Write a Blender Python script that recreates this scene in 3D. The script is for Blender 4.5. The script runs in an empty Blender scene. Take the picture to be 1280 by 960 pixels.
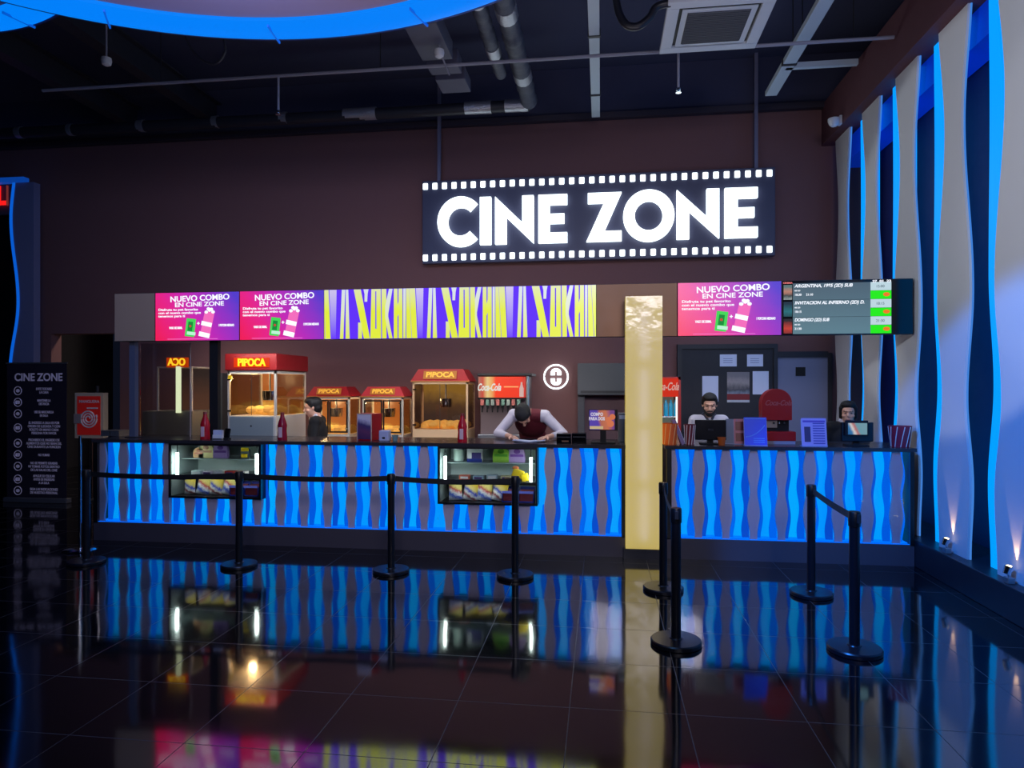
import bpy, bmesh, math, random
from mathutils import Vector, Matrix
random.seed(7)
C = bpy.context.scene
COL = C.collection
PI = math.pi

# ---------------------------------------------------------------- camera, world, exposure, lights
HC = 1.70; FPX = 850.0; YH = 482.0; YAW = 7.5
ct, st = math.cos(math.radians(YAW)), math.sin(math.radians(YAW))
cam_d = bpy.data.cameras.new('camera'); cam = bpy.data.objects.new('camera', cam_d); COL.objects.link(cam)
cam_d.sensor_width = 36; cam_d.lens = 36*FPX/1280; cam_d.clip_start = .05; cam_d.clip_end = 100
cam_d.shift_y = (480-YH)/1280*-1
cam.location = (0, 0, HC); cam.rotation_euler = (PI/2, 0, math.radians(YAW))
C.camera = cam
C.view_settings.view_transform = 'Standard'; C.view_settings.look = 'None'
C.view_settings.gamma = 1; C.view_settings.use_curve_mapping = False
C.view_settings.exposure = 0.0
w = bpy.data.worlds.new('world'); C.world = w; w.use_nodes = True
w.node_tree.nodes['Background'].inputs[0].default_value = (.25, .35, .8, 1)
w.node_tree.nodes['Background'].inputs[1].default_value = .012

def area(name, loc, target, sx, sy, power, color=(1, 1, 1), spread=180):
    d = bpy.data.lights.new(name, 'AREA'); d.shape = 'RECTANGLE'; d.size = sx; d.size_y = sy
    d.energy = power; d.color = color; d.spread = math.radians(spread)
    o = bpy.data.objects.new(name, d); COL.objects.link(o); o.location = loc
    v = Vector(target)-Vector(loc); o.rotation_euler = v.to_track_quat('-Z', 'Y').to_euler()
    return o
def spot(name, loc, target, deg, blend, power, color, rad=.05):
    d = bpy.data.lights.new(name, 'SPOT'); d.spot_size = math.radians(deg); d.spot_blend = blend; d.energy = power; d.color = color; d.shadow_soft_size = rad
    o = bpy.data.objects.new(name, d); COL.objects.link(o); o.location = loc
    o.rotation_euler = (Vector(target)-Vector(loc)).to_track_quat('-Z', 'Y').to_euler(); return o
spot('upper_panel_fill', (-3.6, .8, 3.7), (3.0, 6.15, 3.1), 24.5, .14, 760, (.84, .92, 1), .06)  # added spot, cone shaped to whiten only the upper wave panels
spot('near_panel_spot', (-1.5, -1.0, 3.9), (3.0, 3.6, 3.2), 26, .2, 260, (.84, .92, 1), .06)  # unseen spot on the nearer wave panels, no fixture modelled
spot('lower_panel_blue_fill', (-.9, 2.6, 4.4), (3.0, 5.75, .15), 40, .2, 1500, (.02, .22, 1), .1)  # added blue spot tinting the lower panels, separate from the glowing ring
area('behind_counter_fill', (-2.0, 7.3, 2.15), (-2.0, 9.0, .9), 4.8, .1, 24, (1, .96, .9))  # added strip of light, no fixture, brightens machine fronts and faces
area('behind_counter_fill_right', (1.6, 7.3, 2.15), (1.6, 9.0, 1.0), 1.8, .1, 6, (.85, .9, 1))  # same kind of added light behind the right counter
area('back_fill_left', (-5.2, 8.4, 2.85), (-5.2, 8.9, 1.2), 1.4, .3, 11, (1, .85, .75), 115)  # added fill for the dark left end behind the counter
area('lobby_light_front', (1.0, -2.5, 4.2), (-1.6, 9.5, 2.4), 2.6, 1.2, 34, (.92, .86, 1), 62)
area('blue_fill', (-.6, 2.2, 4.3), (3.0, 5.6, 1.4), 1.6, .5, 20, (.12, .42, 1))  # added blue fill on the right wall, on top of the ring's own glow
area('blue_fill_left', (-2.6, 3.6, 4.3), (-7.5, 9.2, 2.5), 1.6, .5, 55, (.25, .42, 1))  # added blue fill for the far left entrance panel
area('upward_fill', (-.3, 4.0, 2.3), (-.3, 4.3, 6.0), 4.0, 2.6, 52, (.78, .70, .74))  # added light floating unseen, faces up to brighten ceiling and canopy soffit
area('hallway_fill', (-6.5, 11.5, 5.0), (-6.8, 12.2, 1.5), .8, .8, 110, (1, .8, .65))  # added unseen light to lift the brown hallway wall
area('back_area_light', (-1.5, 8.3, 2.85), (-1.6, 8.6, 1.0), 3.0, .3, 11, (1, .88, .82), 115)  # unseen area light over the back counter, hidden behind the screens
area('back_area_light_right', (1.6, 8.2, 2.85), (1.6, 8.9, 1.0), 1.6, .3, 6, (.6, .7, 1), 115)  # unseen area light in front of the back wall doors

# ---------------------------------------------------------------- pixel -> place helpers
def X_(px, Y):
    d = (px-640)/FPX
    return Y*(-st+ct*d)/(ct+st*d)
def Z_(px, py, Y):
    d = (px-640)/FPX
    return HC+(YH-py)/FPX*Y/(ct+st*d)
def W_(px, py, Y): return Vector((X_(px, Y), Y, Z_(px, py, Y)))
def F_(px, py, z=0):
    d = (px-640)/FPX; zc = FPX*(HC-z)/(py-YH)
    return (zc*(-st+ct*d), zc*(ct+st*d))
def D_(px, py, z):      # a point at known height above the camera
    d = (px-640)/FPX; zc = FPX*(z-HC)/(YH-py)
    return Vector((zc*(-st+ct*d), zc*(ct+st*d), z))

# ---------------------------------------------------------------- materials
def lin(c):
    c = c/255
    return c/12.92 if c <= .04045 else ((c+.055)/1.055)**2.4
def rgb(r, g, b): return (lin(r), lin(g), lin(b), 1)
MC = {}
def mat(name, c, rough=.5, metal=0, em=None, es=1.0, spec=.5, bump=0, bscale=40):
    if name in MC: return MC[name]
    m = bpy.data.materials.new(name); m.use_nodes = True; n = m.node_tree; b = n.nodes['Principled BSDF']
    b.inputs['Base Color'].default_value = rgb(*c) if max(c) > 1 else (*c, 1)
    b.inputs['Roughness'].default_value = rough; b.inputs['Metallic'].default_value = metal
    b.inputs['Specular IOR Level'].default_value = spec
    if em:
        b.inputs['Emission Color'].default_value = rgb(*em); b.inputs['Emission Strength'].default_value = es
    else:
        t = n.nodes.new('ShaderNodeTexNoise'); t.inputs['Scale'].default_value = 9; t.inputs['Detail'].default_value = 4
        tc = n.nodes.new('ShaderNodeTexCoord'); n.links.new(tc.outputs['Object'], t.inputs['Vector'])
        mr = n.nodes.new('ShaderNodeMapRange'); mr.inputs['To Min'].default_value = max(0, rough-.06); mr.inputs['To Max'].default_value = min(1, rough+.06)
        n.links.new(t.outputs['Fac'], mr.inputs['Value']); n.links.new(mr.outputs['Result'], b.inputs['Roughness'])
        if bump:
            t2 = n.nodes.new('ShaderNodeTexNoise'); t2.inputs['Scale'].default_value = bscale; n.links.new(tc.outputs['Object'], t2.inputs['Vector'])
            bp = n.nodes.new('ShaderNodeBump'); bp.inputs['Strength'].default_value = bump; bp.inputs['Distance'].default_value = .01
            n.links.new(t2.outputs['Fac'], bp.inputs['Height']); n.links.new(bp.outputs['Normal'], b.inputs['Normal'])
    MC[name] = m; return m
def emat(name, c, s=1.0):
    return mat(name, (5, 5, 5), .5, 0, c, s, 0.1)
def glass(name, tint=(1, 1, 1), refl=1.0, rough=.02, base=0.0):
    if name in MC: return MC[name]
    m = bpy.data.materials.new(name); m.use_nodes = True; n = m.node_tree; n.nodes.clear()
    o = n.nodes.new('ShaderNodeOutputMaterial'); t = n.nodes.new('ShaderNodeBsdfTransparent'); g = n.nodes.new('ShaderNodeBsdfGlossy')
    g.inputs['Roughness'].default_value = rough; t.inputs['Color'].default_value = (*tint, 1)
    fr = n.nodes.new('ShaderNodeFresnel'); fr.inputs['IOR'].default_value = 1.5
    mx = n.nodes.new('ShaderNodeMixShader'); ml = n.nodes.new('ShaderNodeMath'); ml.operation = 'MULTIPLY_ADD'; ml.inputs[1].default_value = refl; ml.inputs[2].default_value = base
    n.links.new(fr.outputs[0], ml.inputs[0]); n.links.new(ml.outputs[0], mx.inputs[0])
    n.links.new(t.outputs[0], mx.inputs[1]); n.links.new(g.outputs[0], mx.inputs[2]); n.links.new(mx.outputs[0], o.inputs[0])
    MC[name] = m; return m
def ramp_mat(name, stops, axis=(1, 0, 0), es=1.0, diffuse=False, noise=0, gen=True, scale=1.0, off=0.0):
    """colour along an axis of the generated box: screen contents, printed artwork, painted interior glow"""
    if name in MC: return MC[name]
    m = bpy.data.materials.new(name); m.use_nodes = True; n = m.node_tree; b = n.nodes['Principled BSDF']
    tc = n.nodes.new('ShaderNodeTexCoord'); vm = n.nodes.new('ShaderNodeVectorMath'); vm.operation = 'DOT_PRODUCT'
    vm.inputs[1].default_value = axis; n.links.new(tc.outputs['Generated' if gen else 'Object'], vm.inputs[0])
    ma = n.nodes.new('ShaderNodeMath'); ma.operation = 'MULTIPLY_ADD'; ma.inputs[1].default_value = scale; ma.inputs[2].default_value = off
    n.links.new(vm.outputs['Value'], ma.inputs[0]); src = ma.outputs[0]
    if noise:
        t = n.nodes.new('ShaderNodeTexNoise'); t.inputs['Scale'].default_value = 6; n.links.new(tc.outputs['Generated'], t.inputs['Vector'])
        m2 = n.nodes.new('ShaderNodeMath'); m2.operation = 'MULTIPLY_ADD'; m2.inputs[1].default_value = noise
        n.links.new(t.outputs['Fac'], m2.inputs[0]); n.links.new(src, m2.inputs[2]); src = m2.outputs[0]
    r = n.nodes.new('ShaderNodeValToRGB'); n.links.new(src, r.inputs[0])
    while len(r.color_ramp.elements) < len(stops): r.color_ramp.elements.new(.5)
    for e, (p, c) in zip(r.color_ramp.elements, stops): e.position = p; e.color = rgb(*c)
    if diffuse: n.links.new(r.outputs[0], b.inputs['Base Color']); b.inputs['Roughness'].default_value = .45
    else:
        b.inputs['Base Color'].default_value = (.01, .01, .01, 1); b.inputs['Roughness'].default_value = .3
        n.links.new(r.outputs[0], b.inputs['Emission Color']); b.inputs['Emission Strength'].default_value = es
    MC[name] = m; return m

black = mat('black_metal', (14, 15, 19), .38)
blackg = mat('black_gloss', (10, 11, 15), .12)
blackm = mat('black_matte', (12, 12, 15), .8)
charcoal = mat('charcoal_plastic', (36, 38, 44), .5)
grey = mat('grey_paint', (150, 150, 158), .6)
panelg = mat('panel_grey', (205, 203, 205), .7)
stripg = bpy.data.materials.new('counter_strip_grey'); stripg.use_nodes = True; n = stripg.node_tree; b = n.nodes['Principled BSDF']
b.inputs['Base Color'].default_value = rgb(240, 222, 228); b.inputs['Roughness'].default_value = .5
tr_ = n.nodes.new('ShaderNodeBsdfTranslucent'); tr_.inputs[0].default_value = rgb(255, 205, 195); ms_ = n.nodes.new('ShaderNodeMixShader'); ms_.inputs[0].default_value = .24
n.links.new(b.outputs[0], ms_.inputs[1]); n.links.new(tr_.outputs[0], ms_.inputs[2]); n.links.new(ms_.outputs[0], n.nodes['Material Output'].inputs[0])
steel = mat('steel', (165, 168, 172), .35, .85)
chrome = mat('chrome', (215, 220, 225), .12, 1)
white = mat('white_plastic', (225, 228, 232), .45)
paper = mat('paper', (205, 212, 235), .7)
red = mat('red_paint', (170, 20, 32), .4)
redd = mat('dark_red_paint', (120, 12, 22), .35)
maroonwall = mat('maroon_wall', (120, 84, 84), .85, bump=.1)
darkceil = mat('ceiling_black', (60, 64, 92), .9)
counter_top = mat('dark_stone_top', (52, 50, 54), .22)
skin = mat('skin', (224, 172, 146), .6)
hairm = mat('black_hair', (16, 14, 15), .6, bump=.5, bscale=120)
cyan = emat('cyan_led', (0, 150, 255), 1.15)
whitel = emat('white_letter', (236, 250, 255), 2.6)
pglass = glass('clear_glass')
yellowp = mat('yellow_pack', (236, 200, 30), .4)

# ---------------------------------------------------------------- mesh builder
class MB:
    def __init__(s): s.bm = bmesh.new()
    def box(s, x0, x1, y0, y1, z0, z1, bev=0, rot=None, piv=None):
        r = bmesh.ops.create_cube(s.bm, size=1)
        vs = r['verts']
        for v in vs: v.co = Vector(((x0+x1)/2+v.co.x*(x1-x0), (y0+y1)/2+v.co.y*(y1-y0), (z0+z1)/2+v.co.z*(z1-z0)))
        if bev:
            es = list({e for v in vs for e in v.link_edges})
            rr = bmesh.ops.bevel(s.bm, geom=es, offset=bev, segments=2, affect='EDGES', profile=.5)
            vs = list({v for f in rr['faces'] for v in f.verts} | {v for v in vs if v.is_valid})
        if rot is not None:
            p = Vector(piv or ((x0+x1)/2, (y0+y1)/2, (z0+z1)/2))
            for v in vs: v.co = p+rot @ (v.co-p)
        return s
    def cone(s, p0, p1, r0, r1, n=20, caps=True):
        p0 = Vector(p0); p1 = Vector(p1); d = p1-p0; L = d.length
        q = d.to_track_quat('Z', 'Y').to_matrix()
        a = [s.bm.verts.new(p0+q @ Vector((r0*math.cos(2*PI*i/n), r0*math.sin(2*PI*i/n), 0))) for i in range(n)]
        b = [s.bm.verts.new(p0+q @ Vector((r1*math.cos(2*PI*i/n), r1*math.sin(2*PI*i/n), L))) for i in range(n)]
        for i in range(n): s.bm.faces.new((a[i], a[(i+1) % n], b[(i+1) % n], b[i]))
        if caps: s.bm.faces.new(a[::-1]); s.bm.faces.new(b)
        return s
    def lathe(s, prof, c=(0, 0, 0), n=28, caps=True):
        c = Vector(c); rings = []
        for r, z in prof: rings.append([s.bm.verts.new(c+Vector((r*math.cos(2*PI*i/n), r*math.sin(2*PI*i/n), z))) for i in range(n)])
        for a, b in zip(rings, rings[1:]):
            for i in range(n): s.bm.faces.new((a[i], a[(i+1) % n], b[(i+1) % n], b[i]))
        if caps: s.bm.faces.new(rings[0][::-1]); s.bm.faces.new(rings[-1])
        return s
    def tube(s, pts, r, n=10):
        pts = [Vector(p) for p in pts]; rings = []
        up = Vector((0, 0, 1))
        for i, p in enumerate(pts):
            t = (pts[min(i+1, len(pts)-1)]-pts[max(i-1, 0)]).normalized()
            u = up.cross(t)
            if u.length < .05: u = Vector((1, 0, 0)).cross(t)
            u.normalize(); v = t.cross(u)
            rr = r[i] if isinstance(r, (list, tuple)) else r
            rings.append([s.bm.verts.new(p+u*rr*math.cos(2*PI*k/n)+v*rr*math.sin(2*PI*k/n)) for k in range(n)])
        for a, b in zip(rings, rings[1:]):
            for k in range(n): s.bm.faces.new((a[k], a[(k+1) % n], b[(k+1) % n], b[k]))
        s.bm.faces.new(rings[0][::-1]); s.bm.faces.new(rings[-1]); return s
    def ell(s, c, rad, rot=None, n=16):
        r = bmesh.ops.create_uvsphere(s.bm, u_segments=n*2, v_segments=n, radius=1)
        for v in r['verts']:
            q = Vector((v.co.x*rad[0], v.co.y*rad[1], v.co.z*rad[2]))
            if rot is not None: q = rot @ q
            v.co = Vector(c)+q
        return s
    def cap(s, p0, p1, r0, r1, n=14):
        s.cone(p0, p1, r0, r1, n); s.ell(p0, (r0,)*3, n=8); s.ell(p1, (r1,)*3, n=8); return s
    def prism(s, poly, y0, y1, ax='xz'):
        def P(a, b, y): return Vector((a, y, b)) if ax == 'xz' else (Vector((y, a, b)) if ax == 'yz' else Vector((a, b, y)))
        A = [s.bm.verts.new(P(a, b, y0)) for a, b in poly]; B = [s.bm.verts.new(P(a, b, y1)) for a, b in poly]
        n = len(poly)
        for i in range(n): s.bm.faces.new((A[i], A[(i+1) % n], B[(i+1) % n], B[i]))
        s.bm.faces.new(A[::-1]); s.bm.faces.new(B); return s
    def strip(s, L, R, y0, y1):
        """closed slab between two edge polylines L,R of (a,b) points; extruded y0..y1 (plane xz)"""
        n = len(L)
        g = {}
        for k, pts in enumerate((L, R)):
            for j, (a, b) in enumerate(pts):
                for i, y in enumerate((y0, y1)): g[k, j, i] = s.bm.verts.new((a, y, b))
        for j in range(n-1):
            s.bm.faces.new((g[0, j, 0], g[1, j, 0], g[1, j+1, 0], g[0, j+1, 0]))
            s.bm.faces.new((g[0, j+1, 1], g[1, j+1, 1], g[1, j, 1], g[0, j, 1]))
            s.bm.faces.new((g[0, j, 0], g[0, j+1, 0], g[0, j+1, 1], g[0, j, 1]))
            s.bm.faces.new((g[1, j, 1], g[1, j+1, 1], g[1, j+1, 0], g[1, j, 0]))
        s.bm.faces.new((g[0, 0, 0], g[0, 0, 1], g[1, 0, 1], g[1, 0, 0]))
        e = n-1; s.bm.faces.new((g[0, e, 1], g[0, e, 0], g[1, e, 0], g[1, e, 1]))
        return s
    def swap_to_wall(s):      # turn an xz-plane build into one on a wall of constant x: (x,y,z)->(y,x,z)
        for v in s.bm.verts: v.co = Vector((v.co.y, v.co.x, v.co.z))
        return s
    def build(s, name, m, parent=None, smooth=False, loc=None):
        bmesh.ops.recalc_face_normals(s.bm, faces=s.bm.faces[:])
        me = bpy.data.meshes.new(name); s.bm.to_mesh(me); s.bm.free()
        if smooth:
            for p in me.polygons: p.use_smooth = True
            try: me.set_sharp_from_angle(angle=math.radians(40))
            except Exception: pass
        me.materials.append(m)
        o = bpy.data.objects.new(name, me); COL.objects.link(o)
        if parent: o.parent = parent
        if loc: o.location = loc
        return o

def thing(name, label, cat, loc=(0, 0, 0), rz=0, group=None):
    o = bpy.data.objects.new(name, None); COL.objects.link(o); o.empty_display_size = .1
    o.location = loc; o.rotation_euler = (0, 0, rz); o['label'] = label; o['category'] = cat
    if group: o['group'] = group
    return o
def tag(o, label, cat, group=None):
    o['label'] = label; o['category'] = cat
    if group: o['group'] = group
    return o
def struct(o, label=None):
    o['kind'] = 'structure'
    if label: o['label'] = label
    return o
def rebase(o, loc):
    """move a mesh's origin to loc without moving the mesh"""
    loc = Vector(loc)
    for v in o.data.vertices: v.co -= loc
    o.location = loc; return o
def dup(o, parent=None):
    c = o.copy(); COL.objects.link(c)
    if parent: c.parent = parent
    for ch in list(o.children): dup(ch, c)
    return c
def text(name, s, size, m, parent, loc, ext=.001, shear=0, align='CENTER', sx=1, sp=1, ry=0, rz=0, bold=0, mirror=False, fit=None):
    """built-in face lettering as a mesh standing in the x-z plane, facing -y"""
    cu = bpy.data.curves.new('t', 'FONT'); cu.body = s; cu.size = size; cu.extrude = ext; cu.shear = shear
    cu.align_x = align; cu.align_y = 'CENTER'; cu.space_character = sp; cu.offset = bold
    t = bpy.data.objects.new('t', cu); COL.objects.link(t)
    dg = bpy.context.evaluated_depsgraph_get(); dg.update()
    me = bpy.data.meshes.new_from_object(t.evaluated_get(dg)); bpy.data.objects.remove(t)
    if fit and len(me.vertices):
        xs_ = [v.co.x for v in me.vertices]; sx = fit/(max(xs_)-min(xs_))
    c, s_ = math.cos(ry), math.sin(ry)
    for v in me.vertices:
        x = v.co.x*sx*(-1 if mirror else 1); y = v.co.y
        v.co = Vector((x*c-y*s_, -v.co.z, x*s_+y*c))
    me.materials.clear(); me.materials.append(m); me.name = name
    o = bpy.data.objects.new(name, me); COL.objects.link(o); o.parent = parent; o.location = loc; o.rotation_euler = (0, 0, rz)
    return o
def smoothstep(a, b, t): t = max(0, min(1, (t-a)/(b-a))); return t*t*(3-2*t)
def interp(keys, z):
    for (z0, v0), (z1, v1) in zip(keys, keys[1:]):
        if z <= z1: return v0+(v1-v0)*(1-math.cos(PI*(z-z0)/(z1-z0)))/2
    return keys[-1][1]

# ================================================================ THE ROOM
BW = 9.5         # back wall
RX = 3.02        # face of the wave panels
# floor: polished black porcelain tiles
fm = bpy.data.materials.new('black_polished_tile'); fm.use_nodes = True; n = fm.node_tree; b = n.nodes['Principled BSDF']
tc = n.nodes.new('ShaderNodeTexCoord'); mp = n.nodes.new('ShaderNodeMapping'); mp.inputs['Location'].default_value = (.767, -3.6+.6*20, 0)
n.links.new(tc.outputs['Object'], mp.inputs['Vector'])
br = n.nodes.new('ShaderNodeTexBrick'); br.offset = 0; br.squash = 1
br.inputs['Scale'].default_value = 1; br.inputs['Brick Width'].default_value = .6; br.inputs['Row Height'].default_value = .6
br.inputs['Mortar Size'].default_value = .0025; br.inputs['Mortar Smooth'].default_value = .3
br.inputs['Color1'].default_value = (.0035, .0037, .006, 1); br.inputs['Color2'].default_value = (.0055, .0058, .009, 1); br.inputs['Mortar'].default_value = (.012, .013, .017, 1)
n.links.new(mp.outputs[0], br.inputs['Vector']); n.links.new(br.outputs['Color'], b.inputs['Base Color'])
nz = n.nodes.new('ShaderNodeTexNoise'); nz.inputs['Scale'].default_value = 2.2; nz.inputs['Detail'].default_value = 5; n.links.new(tc.outputs['Object'], nz.inputs['Vector'])
mr = n.nodes.new('ShaderNodeMapRange'); mr.inputs['To Min'].default_value = .03; mr.inputs['To Max'].default_value = .11; n.links.new(nz.outputs['Fac'], mr.inputs['Value'])
mx = n.nodes.new('ShaderNodeMath'); mx.operation = 'MULTIPLY_ADD'; mx.inputs[1].default_value = .5; n.links.new(br.outputs['Fac'], mx.inputs[0]); n.links.new(mr.outputs[0], mx.inputs[2]); n.links.new(mx.outputs[0], b.inputs['Roughness'])
nz2 = n.nodes.new('ShaderNodeTexNoise'); nz2.inputs['Scale'].default_value = 1.6; nz2.inputs['Detail'].default_value = 1; n.links.new(tc.outputs['Object'], nz2.inputs['Vector'])
bp = n.nodes.new('ShaderNodeBump'); bp.inputs['Strength'].default_value = .25; bp.inputs['Distance'].default_value = .012; n.links.new(nz2.outputs['Fac'], bp.inputs['Height'])
bp2 = n.nodes.new('ShaderNodeBump'); bp2.invert = True; bp2.inputs['Strength'].default_value = .4; bp2.inputs['Distance'].default_value = .001
n.links.new(br.outputs['Fac'], bp2.inputs['Height']); n.links.new(bp.outputs[0], bp2.inputs['Normal']); n.links.new(bp2.outputs[0], b.inputs['Normal'])
b.inputs['IOR'].default_value = 2.5
struct(MB().box(-11, 3.9, -4, 14, -.1, 0).build('floor', fm))
struct(MB().box(-11, 3.9, -4, 14, 6.1, 6.2).build('ceiling', darkceil))
# back wall with the hallway opening at the left and the office opening at the right
HX0, HX1 = X_(64, BW), X_(150, BW)
mb = MB()
mb.box(-11, HX0, BW, BW+.2, 0, 5.4); mb.box(HX1, 3.9, BW, BW+.2, 0, 5.4); mb.box(HX0, HX1, BW, BW+.2, 2.5, 5.4)
struct(mb.build('wall_back', maroonwall))
struct(MB().box(-11, 3.9, BW-.03, BW+.2, 5.4, 6.1).build('trim_1', darkceil))
brownw = mat('brown_hall_wall', (74, 52, 44), .8)
struct(MB().box(HX0-.6, HX1+.6, 12.4, 12.5, 0, 6.1).build('wall_hallway', brownw))
darkw = mat('dark_wall', (30, 30, 38), .85)
struct(MB().box(-11, -10.9, -4, 14, 0, 6.1).build('wall_left', darkw))
struct(MB().box(-11, 3.9, -4.1, -4, 0, 6.1).build('wall_front', darkw))
navy = mat('navy_recess', (4, 10, 62), .6)
struct(MB().box(3.42, 3.9, -4, 14, 0, 6.1).build('wall_right', navy))
beamm = mat('brown_beam', (96, 58, 66), .7)
struct(MB().box(2.9, 3.42, -4, BW, 4.88, 5.42).build('trim_2', beamm))
plinthm = mat('plinth_dark', (34, 34, 42), .35)
mb = MB().box(2.92, 3.42, -4, BW, 0, .25, .006)
struct(mb.build('trim_3', plinthm))

# ---- wave panels on the right wall
wkeys = [(.25, .235), (.85, .275), (1.6, .185), (2.5, .275), (3.94, .14), (5.1, .26)]
lkeys = [(.25, .46), (.9, .50), (1.7, .42), (2.6, .49), (3.9, .475), (5.1, .49)]
navy2 = mat('blue_lit_soffit', (6, 60, 190), .35, em=(0, 40, 150), es=.55)  # emission paints the blue light on the recess soffit
names = ['in the far corner', 'second from the far corner', 'third from the far corner', 'lit by the small uplight nearest the counter', 'lit by the uplight at the right edge', 'beyond the right picture edge', 'furthest from the counter']
for i, yc in enumerate([9.08, 8.17, 7.26, 6.35, 5.44, 4.53, 3.62]):
    t = thing('wave_panel', 'tall grey wavy wall panel glowing blue behind, '+names[i], 'wall panel', (RX, yc, .25), group='wavy panels along the right wall')
    zs = [.25+k*(4.88-.25)/60 for k in range(61)]
    far = (BW-yc) if i == 0 else 9
    L = [(-interp(wkeys, z), z-.25) for z in zs]; R = [(min(far-.005, interp(wkeys, z)), z-.25) for z in zs]
    m = MB().strip(L, R, 0, .02).swap_to_wall(); m.build('face_panel', panelg, t)
    L = [(-.02, z-.25) for z in zs]; R = [(min(far-.005, interp(lkeys, z)), z-.25) for z in zs]
    if i > 0:
        m = MB().strip(L, R, .07, .095).swap_to_wall(); m.build('light_strip', cyan, t)
    # narrow return behind the near edge, blue light on it painted as emission
    L = [(-interp(wkeys, z)-.004, z-.25) for z in zs]; R = [(-interp(wkeys, z)+.03, z-.25) for z in zs]
    m = MB().strip(L, R, .02, .034).swap_to_wall(); m.build('edge_glow', emat('edge_lit_blue', (70, 140, 235), .8), t)
struct(MB().box(3.14, 3.40, -4, BW, 4.58, 4.87).build('trim_7', navy2))
# uplights on the plinth
warm = emat('warm_bulb', (255, 225, 160), 6)
for i, (yc, lb) in enumerate([(6.35, 'small chrome uplight on the plinth, nearer to the counter'), (5.44, 'small chrome uplight on the plinth at the right picture edge')]):
    t = thing('uplight', lb, 'lamp', (2.965, yc-.02, .25), group='plinth uplights')
    MB().box(-.025, .025, -.03, .03, 0, .045, .004).build('base', steel, t)
    MB().cone((0, 0, .04), (-.012, 0, .075), .006, .006).build('arm', steel, t)
    MB().cone((-.025, 0, .07), (-.005, 0, .125), .02, .028).build('lamp_head', chrome, t, True)
    MB().ell((-.004, 0, .126), (.02, .02, .008)).build('bulb', warm, t, True)
    ld = bpy.data.lights.new('uplight_spot', 'SPOT'); ld.energy = 9; ld.spot_size = math.radians(34); ld.spot_blend = .5; ld.color = (1, .62, .3); ld.shadow_soft_size = .01
    lo = bpy.data.objects.new('uplight_spot', ld); COL.objects.link(lo); lo.location = (2.993, yc-.015, .365)
    lo.rotation_euler = (Vector((3.045, yc, .9))-lo.location).to_track_quat('-Z', 'Y').to_euler()

# ---- left: wave panel of the far entrance, glowing edge, red letter, dark glass
yl = 9.1
t = thing('entrance_panel', 'grey-blue wavy panel with glowing blue edge at the far left entrance', 'wall panel', (X_(42, yl), yl, 0))
x1 = 0; ztop = Z_(30, 228, yl)
ek = [(0, 27), (.9, 20), (1.9, 14), (2.95, 24), (4.2, 15), (5.0, 20)]
zs = [k*ztop/50 for k in range(51)]
e = lambda z, d=0: X_(interp(ek, z)+d, yl)-X_(42, yl)
MB().strip([(e(z), z) for z in zs], [(0, z) for z in zs], 0, .12).build('face_panel', mat('entrance_grey', (120, 125, 160), .7), t)
MB().strip([(e(z, -2.6), z) for z in zs], [(e(z, .6), z) for z in zs], -.01, .03).build('light_strip', emat('entrance_led', (10, 100, 225), .8), t)
MB().box(X_(0, yl)-X_(42, yl)-.8, -.12, -.05, .05, ztop, ztop+.07).build('top_light', emat('entrance_led2', (10, 70, 170), .7), t)
dg = mat('storefront_glass', (8, 14, 14), .12)
struct(MB().box(-10.9, X_(16, 9.3), 9.28, 9.34, 0, 4.5).build('window_1', dg))
t = thing('letter_sign', 'glowing red letter L sign above the dark entrance at far left', 'sign', (X_(5, 9.2), 9.16, Z_(5, 246, 9.2)))
MB().box(-.6, X_(13, 9.2)-X_(5, 9.2), .04, .1, -.27, .3).build('backing', mat('sign_grey', (70, 70, 78), .6), t)
mb = MB().box(-.1, -.04, 0, .03, -.13, .16); mb.box(-.1, .075, 0, .03, -.13, -.07); mb.build('letter', emat('red_neon', (255, 30, 30), 1.0), t)
MB().box(.075, .085, 0, .03, -.14, .16).build('edge_strip', emat('red_neon2', (150, 60, 60), .5), t)

# ---- doors and office area on the back wall
FY = BW-.04
def rectz(px0, py0, px1, py1, Y):
    return X_(px0, Y), X_(px1, Y), Z_((px0+px1)/2, py1, Y), Z_((px0+px1)/2, py0, Y)
a, b_, c_, d_ = rectz(852, 436, 966, 700, FY); d_ = Z_(910, 436, FY)
o = MB().box(a, b_, FY-.03, BW, 0, d_).build('door_1', mat('dark_door', (20, 22, 34), .6)); struct(o)
mb = MB(); mb.box(a-.06, a, FY-.06, BW, 0, d_+.06); mb.box(b_, b_+.05, FY-.06, BW, 0, d_+.06); mb.box(a, b_, FY-.06, BW, d_, d_+.06)
struct(mb.build('trim_4', mat('door_trim', (26, 26, 36), .5)))
a, b_, c_, d_ = rectz(971, 447, 1034, 700, FY)
o = MB().box(a, b_, FY-.02, BW, 0, d_).build('door_2', mat('grey_door', (118, 122, 150), .5)); struct(o)
MB().box(b_-.12, b_-.05, FY-.06, FY-.02, 1.0, 1.04, .005).build('door_handle', chrome, o)
MB().box(*rectz(994, 459, 1006, 470, FY)[:2], FY-.03, FY-.02, *rectz(994, 459, 1006, 470, FY)[2:]).build('door_sign', blackm, o)
mb = MB(); mb.box(b_, b_+.05, FY-.05, BW, 0, d_+.06); mb.box(a-.01, b_, FY-.05, BW, d_, d_+.08)
struct(mb.build('trim_5', mat('door_trim', (26, 26, 36), .5)))
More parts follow.
